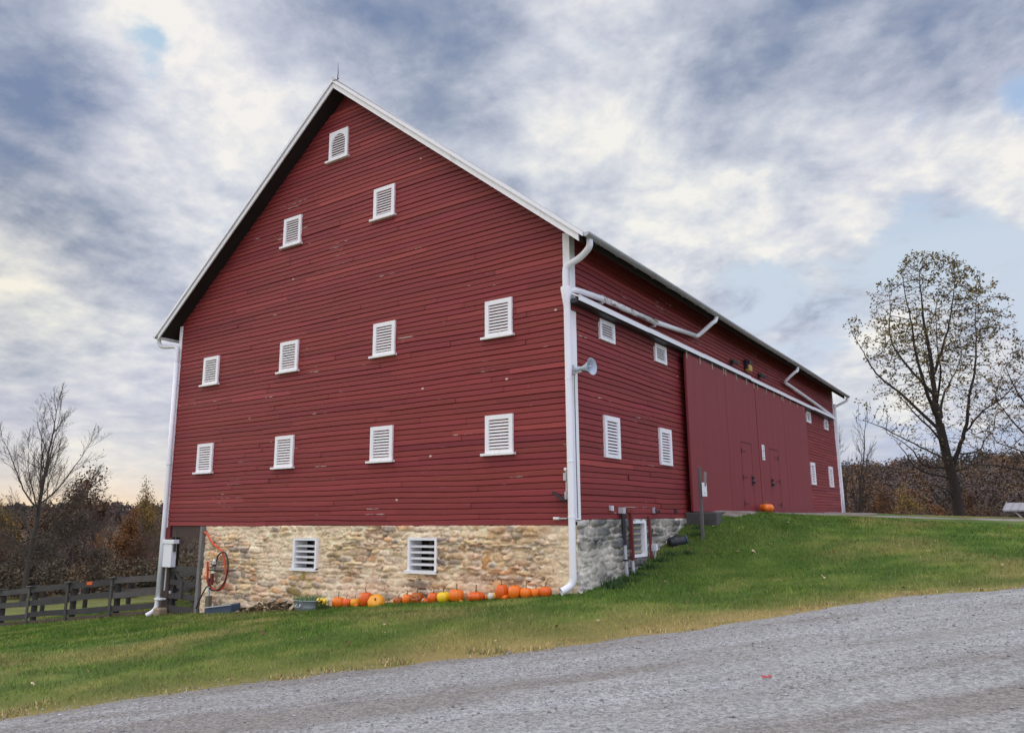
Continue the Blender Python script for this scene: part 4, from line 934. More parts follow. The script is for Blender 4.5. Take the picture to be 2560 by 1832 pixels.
def tuft(name, cx, cy, cz, n, rad, h, cols, seed, wid=.008, lean=.6):
    R_ = np.random.default_rng(seed); V = []; C = []
    a = R_.uniform(0, 6.28, n); r_ = rad*np.sqrt(R_.random(n)); x = cx+r_*np.cos(a)*1.1; y = cy+r_*np.sin(a)*.8; hh = h*R_.uniform(.4, 1, n)
    b = R_.uniform(0, 6.28, n); la = R_.uniform(0, 6.28, n); ll = R_.uniform(0, lean, n)*hh
    V = np.zeros((n, 3, 3)); V[:, 0] = np.stack([x-np.cos(b)*wid, y-np.sin(b)*wid, np.full(n, cz)], 1); V[:, 1] = np.stack([x+np.cos(b)*wid, y+np.sin(b)*wid, np.full(n, cz)], 1)
    V[:, 2] = np.stack([x+np.cos(la)*ll, y+np.sin(la)*ll, cz+hh], 1)
    c = np.array(cols)[R_.integers(0, len(cols), n)]*R_.uniform(.7, 1.3, (n, 1))
    return mesh_np(name, V.reshape(-1, 3), np.arange(3*n).reshape(-1, 3), M['leaf'], col=np.repeat(c, 3, 0))
o = tuft('herb_plant', tx, ty, tb+.16, 700, .31, .20, [(.16, .26, .09), (.24, .33, .15), (.12, .20, .06)], 5); tag(o, 'pale green herbs growing in the galvanised wash tub', 'plant')
# yellow flowers beside the tub
fx, fyy = -5.72, -.60; fz0 = tz(fx, fyy)
t = thing('yellow_flowers', (fx, fyy, fz0), 'small clump of yellow chrysanthemums between the wash tub and the first orange pumpkin', 'flowers')
o = tuft('foliage', 0, 0, 0, 220, .12, .20, [(.05, .09, .02), (.08, .12, .03)], 6, .012); o.parent = t
mb = MB(); R_ = random.Random(4)
for k_ in range(17):
    a = R_.uniform(0, 6.28); r_ = .12*math.sqrt(R_.random()); p = Vector((r_*math.cos(a), r_*math.sin(a)*.8, R_.uniform(.08, .22)))
    mb.lathe([(.0, .012), (.030, .014), (.034, .004), (.0, -.010)], p, (R_.gauss(0, .5), R_.gauss(-.5, .4), 1), 7)
mb.build('blossoms', M['p_lemon']).parent = t
# corn husks and dry stalks heaped at the wall
R_ = np.random.default_rng(8); n = 420
x = R_.uniform(-8.9, -6.7, n); y = -.12-.34*R_.random(n); hgt = .20*np.sin((x+8.9)/2.2*math.pi)*(1-np.abs(y+.25)/.35)
mb = MB()
for i in range(n):
    z0_ = tz(x[i], y[i])+R_.random()*max(hgt[i], .02); a = R_.uniform(-.6, .6); L_ = R_.uniform(.10, .30)
    d_ = Vector((math.cos(a), math.sin(a)*.6, R_.normal(0, .22)))*L_; p = Vector((x[i], y[i], z0_)); w_ = Vector((0, .4, 1)).cross(d_).normalized()*R_.uniform(.008, .022)+Vector((0, 0, R_.normal(0, .012)))
    tn = R_.uniform(.5, 1.3); c = [(.30, .22, .13), (.20, .14, .08), (.38, .30, .20), (.10, .08, .05)][R_.integers(0, 4)]; c = tuple(v*tn for v in c)
    mb.add([p-w_, p+d_*.5-w_*1.2+Vector((0, 0, .02)), p+d_, p+d_*.5+w_*1.2+Vector((0, 0, .02)), p+w_], [(0, 1, 2, 3, 4)], c)
tag(mb.build('corn_husks', M['leaf'], colattr=True), 'heap of dry brown corn husks along the foot of the stone wall', 'husks', kind='stuff')

# ------------------------------------------------------------------ pumpkins
def ground_hit(px, py):
    """where a line of sight meets the ground; used once to survey positions"""
    d = FW+RT*((px-1280)/F_PX)+UP*((916-py)/F_PX); t_ = 3.0
    while t_ < 60:
        p = CAM+d*t_
        if p.z < tz(p.x, p.y): return p
        t_ += .05
    return CAM+d*t_
def pumpkin(name, px, pb, w, h, m_, label, ribs=11, rib=.055, tilt=(0, 0), wart=0, stem=1.0, dimple=.18, spin=None, stem_m=None):
    """px, pb: surveyed foot; w, h in metres"""
    i = int(abs(px)*7) % 97; R_ = np.random.default_rng(i)
    nt, npv = 44, 16; V = []
    ph = np.linspace(-math.pi/2, math.pi/2, npv+2)
    sp = R_.uniform(0, 6.28)
    for p in ph:
        for j in range(nt):
            a = 2*math.pi*j/nt; ca = abs(math.cos((a+sp)*ribs/2))
            rr_ = math.cos(p)**.82*(1-rib*(1-ca**.7)*2); z = math.sin(p)
            z = z*(1-dimple*max(0, 1-math.cos(p)*1.6)*(1 if z > 0 else .7))
            k_ = 1+wart*(float(vnoise(np.array([a*9.0]), np.array([p*11.0]), i)[0])-.4)+.03*math.sin(a+i)+.02*math.sin(2*a+i*2)
            V.append((rr_*w/2*k_*math.cos(a), rr_*w/2*k_*math.sin(a), h/2*(z+1)))
    n_ = nt; F_ = [(r_*n_+j, r_*n_+(j+1) % n_, (r_+1)*n_+(j+1) % n_, (r_+1)*n_+j) for r_ in range(len(ph)-1) for j in range(n_)]
    me = bpy.data.meshes.new(name); me.from_pydata(V, [], F_); me.polygons.foreach_set('use_smooth', [True]*len(F_)); me.materials.append(m_)
    o = link(bpy.data.objects.new(name, me)); o.location = (px, pb[0], pb[1]); o.rotation_euler = (tilt[0], tilt[1], R_.uniform(0, 6.28))
    if stem:
        q = Vector((R_.normal(0, .3), R_.normal(0, .3), 0)); s_ = min(w, .4)*.30*stem
        mb = MB().tube(curve_pts([(0, 0, h*(1-dimple*.75)), (q.x*.01, q.y*.01, h*(1-dimple*.5)+s_*.4), q*s_*.5+Vector((0, 0, h*(1-dimple*.5)+s_)), q*s_*1.1+Vector((0, 0, h*(1-dimple*.5)+s_*1.25))], 3), [w*.075, w*.06, w*.05, w*.042, w*.038, w*.036, w*.036, w*.038, w*.040, w*.042], 7)
        mb.build('stem', stem_m or M['stem'], smooth=True).parent = o
    return tag(o, label, 'gourd' if name == 'gourd' else 'pumpkin', 'pumpkins along the stone wall')
Z2 = lambda x, y: (460+x*.2379, 1260+y*.2379)
Z3 = lambda x, y: (960+x*.2379, 1260+y*.2379)
PK = [ # survey frame, centre, foot, width, height, skin, kwargs, label
 (Z2, 1622, 1056, 125, 108, 'p_orange', {}, 'orange pumpkin with curled dark stem next to the yellow chrysanthemums'),
 (Z2, 1712, 1055, 100, 85, 'p_deep', dict(tilt=(.3, 0)), 'stemless looking deep orange pumpkin second in the row from the wash tub', ),
 (Z2, 1632, 1058, 30, 26, 'p_gold', dict(stem=0), 'tiny orange gourd at the foot of the first pumpkin by the tub'),
 (Z2, 1798, 1050, 92, 84, 'p_gold', {}, 'light orange pumpkin half hidden by the mottled tan gourd'),
 (Z2, 1822, 1052, 62, 70, 'p_tan', dict(wart=.2), 'small mottled tan gourd leaning on the tall pumpkin left of the big golden one'),
 (Z2, 1808, 1075, 50, 40, 'p_orange', dict(stem=.6), 'small orange pumpkin out on the grass in front of the mottled tan gourd'),
 (Z2, 1908, 1053, 130, 142, 'p_deep', {}, 'tall dark orange pumpkin touching the big golden pumpkin'),
 (Z2, 2030, 1052, 165, 135, 'p_gold', dict(tilt=(.9, .2), ribs=9, stem=.5), 'big golden yellow pumpkin lying on its side, largest of the left group'),
 (Z3, 150, 1035, 95, 75, 'p_warty', dict(wart=.28), 'small warty orange pumpkin at the left end of the right hand group'),
 (Z3, 190, 1040, 62, 26, 'p_white', dict(stem=0, ribs=7), 'long cream gourd lying in front of the small warty pumpkin'),
 (Z3, 245, 1015, 100, 98, 'p_orange', {}, 'bright orange pumpkin behind the small yellow gourd with upright stem'),
 (Z3, 262, 1033, 78, 50, 'p_lemon', dict(stem=2.2), 'small flat yellow gourd with upright pale stem'),
 (Z3, 348, 1012, 125, 112, 'p_warty', dict(wart=.34, ribs=8), 'large knobbly brown orange pumpkin behind the white gourd'),
 (Z3, 412, 1005, 60, 55, 'p_orange', dict(stem=.6), 'little orange pumpkin peeping out behind the white gourd'),
 (Z3, 395, 1030, 82, 58, 'p_white', dict(stem=2.0), 'small white gourd with long stem in front of the knobbly pumpkin'),
 (Z3, 448, 1027, 80, 46, 'p_deep', dict(stem=0), 'squat orange gourd touching the right side of the small white gourd'),
 (Z3, 517, 1012, 112, 104, 'p_deep', {}, 'deep orange pumpkin just left of the lemon yellow one'),
 (Z3, 625, 1016, 132, 108, 'p_lemon', dict(ribs=10, stem=.8), 'round lemon yellow pumpkin'),
 (Z3, 765, 1000, 145, 125, 'p_orange', {}, 'large round orange pumpkin right of the lemon yellow one'),
 (Z3, 808, 1021, 42, 26, 'p_gold', dict(stem=.7), 'tiny yellow gourd in the grass in front of the large round orange pumpkin'),
 (Z3, 872, 1002, 46, 22, 'p_deep', dict(stem=0), 'tiny flat orange gourd tucked against the wide pumpkin'),
 (Z3, 968, 1003, 168, 96, 'p_deep', dict(rib=.065), 'wide flattened orange pumpkin in the middle of the right hand group'),
 (Z3, 1072, 992, 42, 46, 'p_orange', dict(stem=.5), 'little orange gourd between the wide pumpkin and the white one'),
 (Z3, 1128, 997, 78, 76, 'p_white', dict(ribs=9, rib=.03), 'round white pumpkin right of the wide flattened orange one'),
 (Z3, 1160, 985, 50, 70, 'p_lemon', dict(stem=.5), 'yellow gourd half hidden behind the round white pumpkin'),
 (Z3, 1238, 990, 132, 150, 'p_deep', {}, 'tallest orange pumpkin, right next to the round white one'),
 (Z3, 1270, 997, 86, 56, 'p_orange', dict(stem=1.8), 'small orange pumpkin with long stem in front of the tallest one'),
 (Z3, 1375, 980, 138, 138, 'p_orange', dict(stem=1.3), 'big orange pumpkin with pale stem, fourth from the right end of the row'),
 (Z3, 1495, 976, 120, 106, 'p_orange', dict(stem=1.3), 'orange pumpkin third from the right end of the row'),
 (Z3, 1597, 972, 92, 96, 'p_orange', {}, 'narrow orange pumpkin second from the right end of the row'),
 (Z3, 1700, 973, 122, 110, 'p_deep', dict(stem=1.1), 'deep orange pumpkin at the right end of the row by the downspout'),
]
for zf, x_, yb, w_, h_, m_, kw, lab in PK:
    q = ground_hit(*zf(x_, yb)); dist = (q-CAM).dot(FW); k_ = .2379*dist/F_PX
    W_, H_ = w_*k_*1.10, h_*k_*1.12
    yq = min(q.y+W_*.35, -.10-W_*.5)
    xq = q.x+(yq-q.y)*(q.x-CAM.x)/(q.y-CAM.y)
    pumpkin('gourd' if 'gourd' in lab.split(' with ')[0].split(' in ')[0].split(' by ')[0] and W_ < .2 else 'pumpkin', xq, (yq, tz(xq, yq)-.028), W_, H_, M[m_], lab, **kw)
o = pumpkin('pumpkin', .46, (10.25, .232), .42, .25, M['p_orange'], 'wide lobed orange pumpkin sitting alone at the foot of the sliding doors', ribs=5, rib=.10, stem=.7)
del o['group']
# ------------------------------------------------------------------ fences
def rail_fence(pts, label, zr, hgt, name='rail_fence', cap=True, brace=None, tone=.075):
    t = thing(name, (pts[0][0], pts[0][1], tz(*pts[0])), label, 'fence')
    R_ = np.random.default_rng(len(label))
    for i, (x, y) in enumerate(pts):
        z = tz(x, y); k_ = tone*R_.uniform(.8, 1.15)
        part(MB().tube([(x+.06, y+.10, z-.3), (x+.06, y+.10, z+hgt-.06)], .085, 8, col=(k_*.5, k_*.47, k_*.44)), 'post', M['greywood'], t, colattr=True)
        if cap:
            k_ = tone*R_.uniform(.9, 1.2)
            part(MB().beam((x-.03, y-.055, z-.05), (x-.03, y-.055, z+hgt-.02), .12, .03, (0, 1, 0), (k_, k_*.95, k_*.9)), 'batten', M['greywood'], t, colattr=True)
            part(MB().obox((x+.03, y+.02, z+hgt+.005), (.15, 0, .012), (0, .13, 0), (0, 0, .018), (k_*1.6, k_*1.5, k_*1.4)), 'post_cap', M['greywood'], t, colattr=True)
    for (x0, y0_), (x1, y1_) in zip(pts[:-1], pts[1:]):
        za, zb = tz(x0, y0_), tz(x1, y1_)
        for z, w_ in zr:
            k_ = tone*R_.uniform(.65, 1.25); j0, j1 = R_.normal(0, .012, 2); n_ = 5; sag = R_.normal(0, .012)
            mb = MB(); vs = []
            for q in range(n_+1):
                f = q/n_; c = Vector((x0+(x1-x0)*f, y0_+(y1_-y0_)*f-.018, za+(zb-za)*f+z+j0+(j1-j0)*f+sag*math.sin(f*math.pi)))
                ww = w_*(1+R_.normal(0, .025)); vs += [c+Vector((0, -.014, -ww/2)), c+Vector((0, -.014, ww/2)), c+Vector((0, .014, ww/2)), c+Vector((0, .014, -ww/2))]
            fs = [(a*4+b, a*4+(b+1) % 4, a*4+4+(b+1) % 4, a*4+4+b) for a in range(n_) for b in range(4)]+[(0, 1, 2, 3), (n_*4+3, n_*4+2, n_*4+1, n_*4)]
            mb.add(vs, fs, (k_, k_*.94, k_*.88)); part(mb, 'rail', M['greywood'], t, colattr=True)
    if brace: part(MB().beam(*brace, .03, .12, (0, 0, 1), (tone*.8,)*3), 'brace', M['greywood'], t, colattr=True)
    return t
FP = [(-12.75, .24), (-15.08, .15), (-16.68, -.25), (-18.15, -.62), (-19.5, -.90), (-20.95, -1.25), (-22.5, -1.6), (-24.1, -2.0), (-25.7, -2.4)]
rail_fence(FP, 'weathered grey board fence with capped posts running from the barn corner to the left edge', [(.97, .16), (.60, .155), (.24, .15)], 1.08)
mb = MB()
for (x0, y0_), (x1, y1_) in zip(FP[:-1], FP[1:]): mb.beam((x0, y0_+.03, tz(x0, y0_)+.03), (x1, y1_+.03, tz(x1, y1_)+.03), .10, .14, (0, 0, 1), (.10, .075, .055))
o = tag(mb.build('ground_timber', M['greywood'], colattr=True), 'line of brown timbers lying on the ground under the front board fence', 'timber')
F2 = [(-13.4, 4.6), (-15.9, 4.3), (-18.4, 4.1), (-21, 3.9), (-23.6, 3.7), (-26.2, 3.4)]
rail_fence(F2, 'darker second board fence farther back, seen between the rails of the front fence', [(.92, .14), (.50, .14)], 1.05, cap=False, tone=.07,
           brace=((-18.3, 4.05, tz(-18.3, 4.05)+.2), (-16.0, 4.25, tz(-16., 4.25)+.85)))
x0, y0_ = -15.92, -.10
t = tag(MB().obox((x0, y0_, tz(x0, y0_)+.99), (.095, .024, .008), (0, -.004, 0), (0, 0, .045)).build('warning_tag', M['orange_tag']), 'small bright orange tag nailed to the top rail of the front fence', 'tag')

# ------------------------------------------------------------------ trees
FH = Vector((-_sy, _cy, 0)); RH = Vector((_cy, _sy, 0))
class Tree:
    def __init__(s, seed): s.r = np.random.default_rng(seed); s.mb = MB(); s.lp = []; s.base = []
    def seg(s, pts, r0, r1, sides):
        n = len(pts); s.mb.tube(pts, [r0+(r1-r0)*(i/(n-1))**.85 for i in range(n)], sides, cap=False)
    def rot(s, d, ang):
        ax = Vector(s.r.normal(0, 1, 3)).cross(d)
        if ax.length < 1e-3: ax = d.orthogonal()
        return (Quaternion(ax.normalized(), ang) @ d).normalized()
    def grow(s, p, d, L, r, lvl, P_):
        nseg = max(3, min(8, int(L/P_['seg']))); pts = [p.copy()]; ds_ = []
        for i in range(nseg):
            d = (d+Vector(s.r.normal(0, P_['wob'], 3))+Vector((0, 0, P_['trop'][min(lvl, len(P_['trop'])-1)]))).normalized()
            p = p+d*L/nseg; pts.append(p.copy()); ds_.append(d.copy())
        s.seg(pts, r, r*(.38 if lvl < P_['max'] else .3), max(3, 7-2*lvl))
        s.kids(pts, ds_, L, r, lvl, P_)
    def kids(s, pts, ds_, L, r, lvl, P_):
        if lvl >= P_['max']:
            for i in range(P_.get('leaf', 0)):
                if s.r.random() < P_.get('lprob', lambda p: 1)(pts[-1]):
                    k = s.r.random(); j = min(int(k*len(ds_)), len(ds_)-1); s.lp.append(pts[j].lerp(pts[j+1], s.r.random())+Vector(s.r.normal(0, P_.get('lsp', .12), 3)))
            return
        n = P_['n'][lvl]; n = max(1, int(n*s.r.uniform(.75, 1.25))); t0 = P_['t0'][lvl]
        for k in range(n):
            t = t0+(1-t0)*(k+s.r.random())/n; f = t*len(ds_); j = min(int(f), len(ds_)-1)
            p = pts[j].lerp(pts[j+1], f-j); a = math.radians(s.r.normal(P_['ang'][lvl], 9))
            s.grow(p, s.rot(ds_[j], a), L*P_['len'][lvl]*(1.15-.65*t)*s.r.uniform(.65, 1.25), max(r*(1-.6*t)*P_['rr'][lvl], P_['rmin']), lvl+1, P_)
        # leader continues
        if s.r.random() < .9: s.grow(pts[-1], ds_[-1], L*P_['len'][lvl]*P_.get('lead', .8), max(r*.4, P_['rmin']), lvl+1, P_)
    def limb(s, ctrl, r0, r1, lvl, P_, sides=7):
        pts = curve_pts(ctrl, 4); pts = [q+Vector(s.r.normal(0, .012, 3)) for q in pts]
        s.base += pts[3:]
        if P_ is None: s.seg(pts, r0, r1, sides); return
        s.seg(pts, r0, r1, sides); ds_ = [(b-a).normalized() for a, b in zip(pts[:-1], pts[1:])]
        L = sum((b-a).length for a, b in zip(pts[:-1], pts[1:])); s.kids(pts, ds_, P_.get('kidlen', L*.55), r0*.8, lvl, P_)
    def colonise(s, envelope, n, step, kill, rmin, iters=60, up=.12, reach=1.6, rmax=.05):
        """fill a crown volume with twigs growing out of the limbs already there (s.base: list of points)"""
        A = envelope(s.r, n); Pn = np.array([tuple(q) for q in s.base]); par = [-1]*len(Pn); nb = len(Pn)
        d = np.full(len(A), 1e9); ni = np.zeros(len(A), int)
        def upd(start):
            nonlocal d, ni
            for c0 in range(start, len(Pn), 400):
                q = Pn[c0:c0+400]; dd = np.linalg.norm(A[:, None]-q[None], axis=2); j = dd.argmin(1); m_ = dd[np.arange(len(A)), j]
                u = m_ < d; d = np.where(u, m_, d); ni = np.where(u, j+c0, ni)
        upd(0)
        for it in range(iters):
            if not len(A): break
            ok = d < reach
            if not ok.any(): break
            dirs = (A-Pn[ni])/np.maximum(d, 1e-6)[:, None]
            u_, inv = np.unique(ni[ok], return_inverse=True)
            acc = np.zeros((len(u_), 3)); np.add.at(acc, inv, dirs[ok])
            acc /= np.maximum(np.linalg.norm(acc, axis=1), 1e-6)[:, None]
            acc += s.r.normal(0, .16, acc.shape)+np.array((0, 0, up)); acc /= np.linalg.norm(acc, axis=1)[:, None]
            st0 = len(Pn); Pn = np.concatenate([Pn, Pn[u_]+acc*step]); par += list(u_)
            upd(st0); k = d > kill; A, d, ni = A[k], d[k], ni[k]
        N = len(Pn); par = np.array(par); kids = [[] for _ in range(N)]
        for i in range(nb, N): kids[par[i]].append(i)
        tips = np.zeros(N)
        for i in range(N-1, nb-1, -1):
            if not kids[i]: tips[i] += 1
            tips[par[i]] += tips[i] if par[i] >= nb else 0
        rad = np.minimum(rmin*np.maximum(tips, 1)**.45, rmax)
        starts = [(par[i], i) for i in range(nb, N) if par[i] < nb]
        while starts:
            a, b = starts.pop(); ch = [a, b]
            while kids[ch[-1]]:
                ks = sorted(kids[ch[-1]], key=lambda q: -tips[q]); starts += [(ch[-1], q) for q in ks[1:]]; ch.append(ks[0])
            rs = [rad[b]*1.15]+[rad[q] for q in ch[1:]]
            s.mb.tube([Pn[q] for q in ch], rs, 4 if rs[0] > rmin*2.2 else 3, cap=False)
        s.tipnodes = Pn[nb:][tips[nb:] <= 3]
    def leaf_at(s, n, sp, prob):
        P_ = s.tipnodes
        for i in range(n):
            q = Vector(P_[s.r.integers(0, len(P_))])
            if s.r.random() < prob(q): s.lp.append(q+Vector(s.r.normal(0, sp, 3)))
    def leaves(s, name, size, cols, parent, jitter=.3):
        n = len(s.lp)
        if not n: return None
        p = np.array([tuple(q) for q in s.lp]); r_ = s.r
        u = r_.normal(0, 1, (n, 3)); u /= np.linalg.norm(u, axis=1)[:, None]; w = r_.normal(0, 1, (n, 3)); v = np.cross(u, w); v /= np.linalg.norm(v, axis=1)[:, None]
        sz = size*r_.uniform(.5, 1.35, n)[:, None]
        V = np.stack([p-u*sz, p-v*sz*.55+u*sz*.1, p+u*sz, p+v*sz*.55+u*sz*.1], 1).reshape(-1, 3)
        c = np.array(cols)[r_.integers(0, len(cols), n)]*r_.uniform(1-jitter, 1+jitter, (n, 1))
        return mesh_np(name, V, np.arange(4*n).reshape(-1, 4), M['leaf'], parent=parent, col=np.repeat(c, 4, 0))
def finish(T_, name, base, label, leafsize=0, cols=None, bark='bark', group=None, cat='tree'):
    t = empty(name, base, label, cat, group)
    T_.mb.build('trunk', M[bark], smooth=True).parent = t
    if leafsize: T_.leaves('crown', leafsize, cols, t)
    return t
def copy_tree(t, loc, rz, sc, label=None):
    c = t.copy(); COL.objects.link(c); c.location = loc; c.rotation_euler = (0, 0, rz); c.scale = (sc[0], sc[0], sc[1]) if isinstance(sc, tuple) else (sc,)*3
    if label: c['label'] = label
    for k_ in t.children: q = k_.copy(); COL.objects.link(q); q.parent = c
    return c
# the tall maple on the right, thinning in autumn
bp = CAM+(FW+RT*((2399-1280)/F_PX)+UP*((916-1288)/F_PX))*33.0; bz = tz(bp.x, bp.y)
base = Vector((bp.x, bp.y, bz-.1)); Tm = Tree(41); K_ = 33*.468/F_PX*1.05
def tp(px, py, dep_): return RH*((px-740)*K_)+Vector((0, 0, (1500-py)*K_+.1))+FH*dep_
Tm.mb.tube(curve_pts([tp(742, 1520, 0), tp(738, 1480, 0), tp(728, 1300, 0), tp(712, 1190, 0), tp(692, 1010, 0)], 4), [q*.88 for q in [.40, .31, .275, .265, .26, .255, .25, .245, .24, .235, .23, .225, .22, .215, .21, .205, .20]], 12, cap=False)
for ctrl, r0, r1, dps in [
    ([(692, 1010), (690, 850), (692, 650), (668, 480), (662, 320), (672, 190)], .17, .03, (0, .1, .1, -.1, -.2, -.1)),
    ([(690, 1000), (640, 910), (575, 760), (547, 640), (530, 520), (505, 380), (488, 240)], .12, .022, (0, -.3, -.8, -1.0, -1.2, -1.4, -1.5)),
    ([(700, 1060), (620, 930), (555, 820), (490, 735), (455, 640), (435, 560), (410, 460)], .10, .018, (0, .5, 1.0, 1.4, 1.8, 2.0, 2.3)),
    ([(690, 870), (640, 770), (580, 620), (560, 500), (590, 350), (600, 240)], .09, .02, (0, .4, 1.0, 1.3, 1.5, 1.6)),
    ([(690, 760), (720, 640), (745, 500), (760, 380), (770, 260)], .085, .02, (0, -.4, -.9, -1.2, -1.4)),
    ([(735, 1235), (775, 1120), (805, 1020), (830, 880), (880, 750), (915, 600), (935, 460), (960, 320)], .125, .02, (0, -.2, -.4, -.5, -.4, -.3, -.2, -.2)),
    ([(705, 980), (760, 880), (850, 780), (935, 690), (1010, 590)], .085, .018, (0, .6, 1.2, 1.7, 2.2)),
    ([(800, 1060), (870, 960), (960, 880), (1040, 760)], .06, .015, (-.3, -.8, -1.4, -1.8)),
    ([(700, 1150), (640, 1080), (520, 985), (445, 930), (385, 890)], .075, .014, (0, -.5, -1.0, -1.4, -1.8)),
    ([(705, 1200), (660, 1140), (570, 1060), (480, 990), (400, 955)], .06, .013, (0, .8, 1.5, 2.0, 2.4)),
    ([(705, 1240), (600, 1225), (550, 1150), (490, 1100), (420, 1060)], .06, .012, (0, .2, .2, .1, .1)),
    ([(700, 1290), (560, 1262), (480, 1225), (420, 1155), (370, 1105)], .06, .012, (0, -.4, -.8, -1.1, -1.3)),
    ([(780, 1170), (900, 1150), (980, 1080), (1060, 1020)], .05, .012, (-.2, .3, .7, 1.1)),
    ([(735, 1260), (830, 1240), (920, 1215), (1000, 1180)], .05, .012, (0, .5, .9, 1.2)),
    ([(722, 1400), (660, 1350), (560, 1330), (470, 1345)], .045, .010, (0, -.4, -.8, -1.1)),
    ([(735, 1380), (800, 1330), (880, 1320), (960, 1370)], .04, .010, (0, .4, .8, 1.2)),
    ([(700, 1100), (740, 960), (790, 820), (810, 650), (830, 520)], .08, .018, (0, 1.0, 1.7, 2.2, 2.5)),
    ([(692, 900), (670, 760), (620, 640), (600, 480)], .07, .018, (0, -.9, -1.6, -2.1)),
]:
    Tm.limb([tp(*q, d_) for q, d_ in zip(ctrl, dps)], r0*.82, .010, 0, None)
def env_maple(r_, n):
    """egg shaped crown, fuller towards its skin"""
    out_ = []
    while len(out_) < n:
        z = r_.uniform(2.0, 12.1); u = (z-2.0)/10.1
        w_ = 3.05*min(1, (u/.30)**.5)*max(0, 1-max(0, (u-.48)/.535)**2.3)**.5
        a = r_.uniform(0, 6.28); q = w_*r_.random()**.42; bump = 1+.17*math.sin(3*a+z*1.3)+.12*math.sin(5*a-z*2.1)+.08*math.sin(2*a+z*3.7)
        x, y = q*math.cos(a)*bump, q*math.sin(a)*bump*.9
        out_.append(tuple(RH*(x-.02-.02*(z-6))+FH*y+Vector((0, 0, z))))
    return np.array(out_)
Tm.colonise(env_maple, 4600, .12, .18, .0066, iters=80, up=.16, reach=2.6, rmax=.045)
Tm.leaf_at(24000, .085, lambda q: max(.02, min(1, .07+max(0, (fbm(np.array([q.x*1.1+q.y*.8]), np.array([q.z*1.1]), 3, 5)[0]-.30))*4.5*max(0, q.z/11.5-.40)*1.7+(.10 if abs(Vector(q).dot(RH)) > 1.6 else 0))))
maple = finish(Tm, 'maple_tree', base, 'tall maple with a thinning brown green crown standing right of the barn', .062, [(.115, .105, .028), (.14, .10, .03), (.085, .085, .026), (.17, .10, .025), (.25, .18, .045), (.09, .065, .025)])
# tree cut by the right edge
def at_px(px, D_): q = CAM+(FW+RT*((px-1280)/F_PX)+UP*((916-1290)/F_PX))*D_; return Vector((q.x, q.y, tz(q.x, q.y)-.1))
b_ = at_px(2740, 29); Te = Tree(77)
def te(x, y, z): return RH*x+FH*y+Vector((0, 0, z))
Te.limb([te(0, 0, 0), te(-.1, 0, 1.2), te(-.15, .1, 2.4), te(-.1, .1, 4.2), te(-.2, 0, 6.0)], .24, .05, 0, None, 10)
for q in ([(-.1, 0, 1.6), (-1.2, .3, 2.6), (-2.2, .4, 3.6), (-3.0, .2, 4.6)], [(-.1, 0, 1.4), (-1.3, -.4, 2.0), (-2.6, -.6, 2.5), (-3.7, -.5, 3.0)], [(-.12, .05, 2.2), (-.9, .7, 3.6), (-1.6, 1.0, 5.0), (-2.0, 1.0, 6.2)], [(-.1, 0, 1.9), (-1.0, -1.0, 3.0), (-1.9, -1.6, 4.3)], [(-.1, .0, 1.7), (.9, .6, 3.0), (1.8, .8, 4.4)], [(-.1, 0, 2.6), (-.8, -.5, 4.2), (-1.3, -.8, 5.8)], [(-.1, 0, 1.2), (-1.0, .9, 1.8), (-2.2, 1.6, 2.2), (-3.2, 1.7, 2.3)]):
    Te.limb([te(*v_) for v_ in q], .075, .015, 0, None, 6)
def env_e(r_, n):
    q = r_.normal(0, 1, (n, 3)); q /= np.linalg.norm(q, axis=1)[:, None]; q *= r_.random((n, 1))**.36
    return np.array([tuple(te(-.6+a*3.7, b*2.6, 4.1+c*3.0)) for a, b, c in q])
Te.colonise(env_e, 3600, .14, .20, .0052, reach=2.2, up=.06)
Te.leaf_at(7500, .08, lambda q: .30+.25*(q.z > 3.6))
finish(Te, 'spreading_tree', b_, 'spreading half bare tree reaching in from the right edge of the view', .05, [(.10, .065, .022), (.14, .075, .022), (.075, .06, .02), (.20, .11, .03)])
# slim bare saplings beyond the far corner of the barn
P3 = dict(seg=.4, wob=.07, trop=(.06, .10, .08), max=3, n=(15, 7, 4), t0=(.22, .15, .2), ang=(27, 28, 30), len=(.36, .45, .5), rr=(.38, .5, .6), rmin=.009, leaf=0)
for px, D_, h_, sd_, lab in ((2108, 44, 6.2, 5, 'slim bare tree with twin dark stems right against the far corner of the barn'), (2132, 46, 7.2, 6, 'taller slim bare tree just right of the barn corner'), (2158, 50, 5.0, 8, 'thin low bare sapling between the barn corner and the maple')):
    T_ = Tree(sd_); T_.grow(Vector((0, 0, 0)), Vector((0, 0, 1)), h_, .085, 0, P3)
    if sd_ == 5: T_.grow(Vector((.25, .1, 0)), Vector((-.03, 0, 1)), h_*.9, .07, 0, P3)
    finish(T_, 'slim_tree', at_px(px, D_), lab, group='bare saplings by the barn')
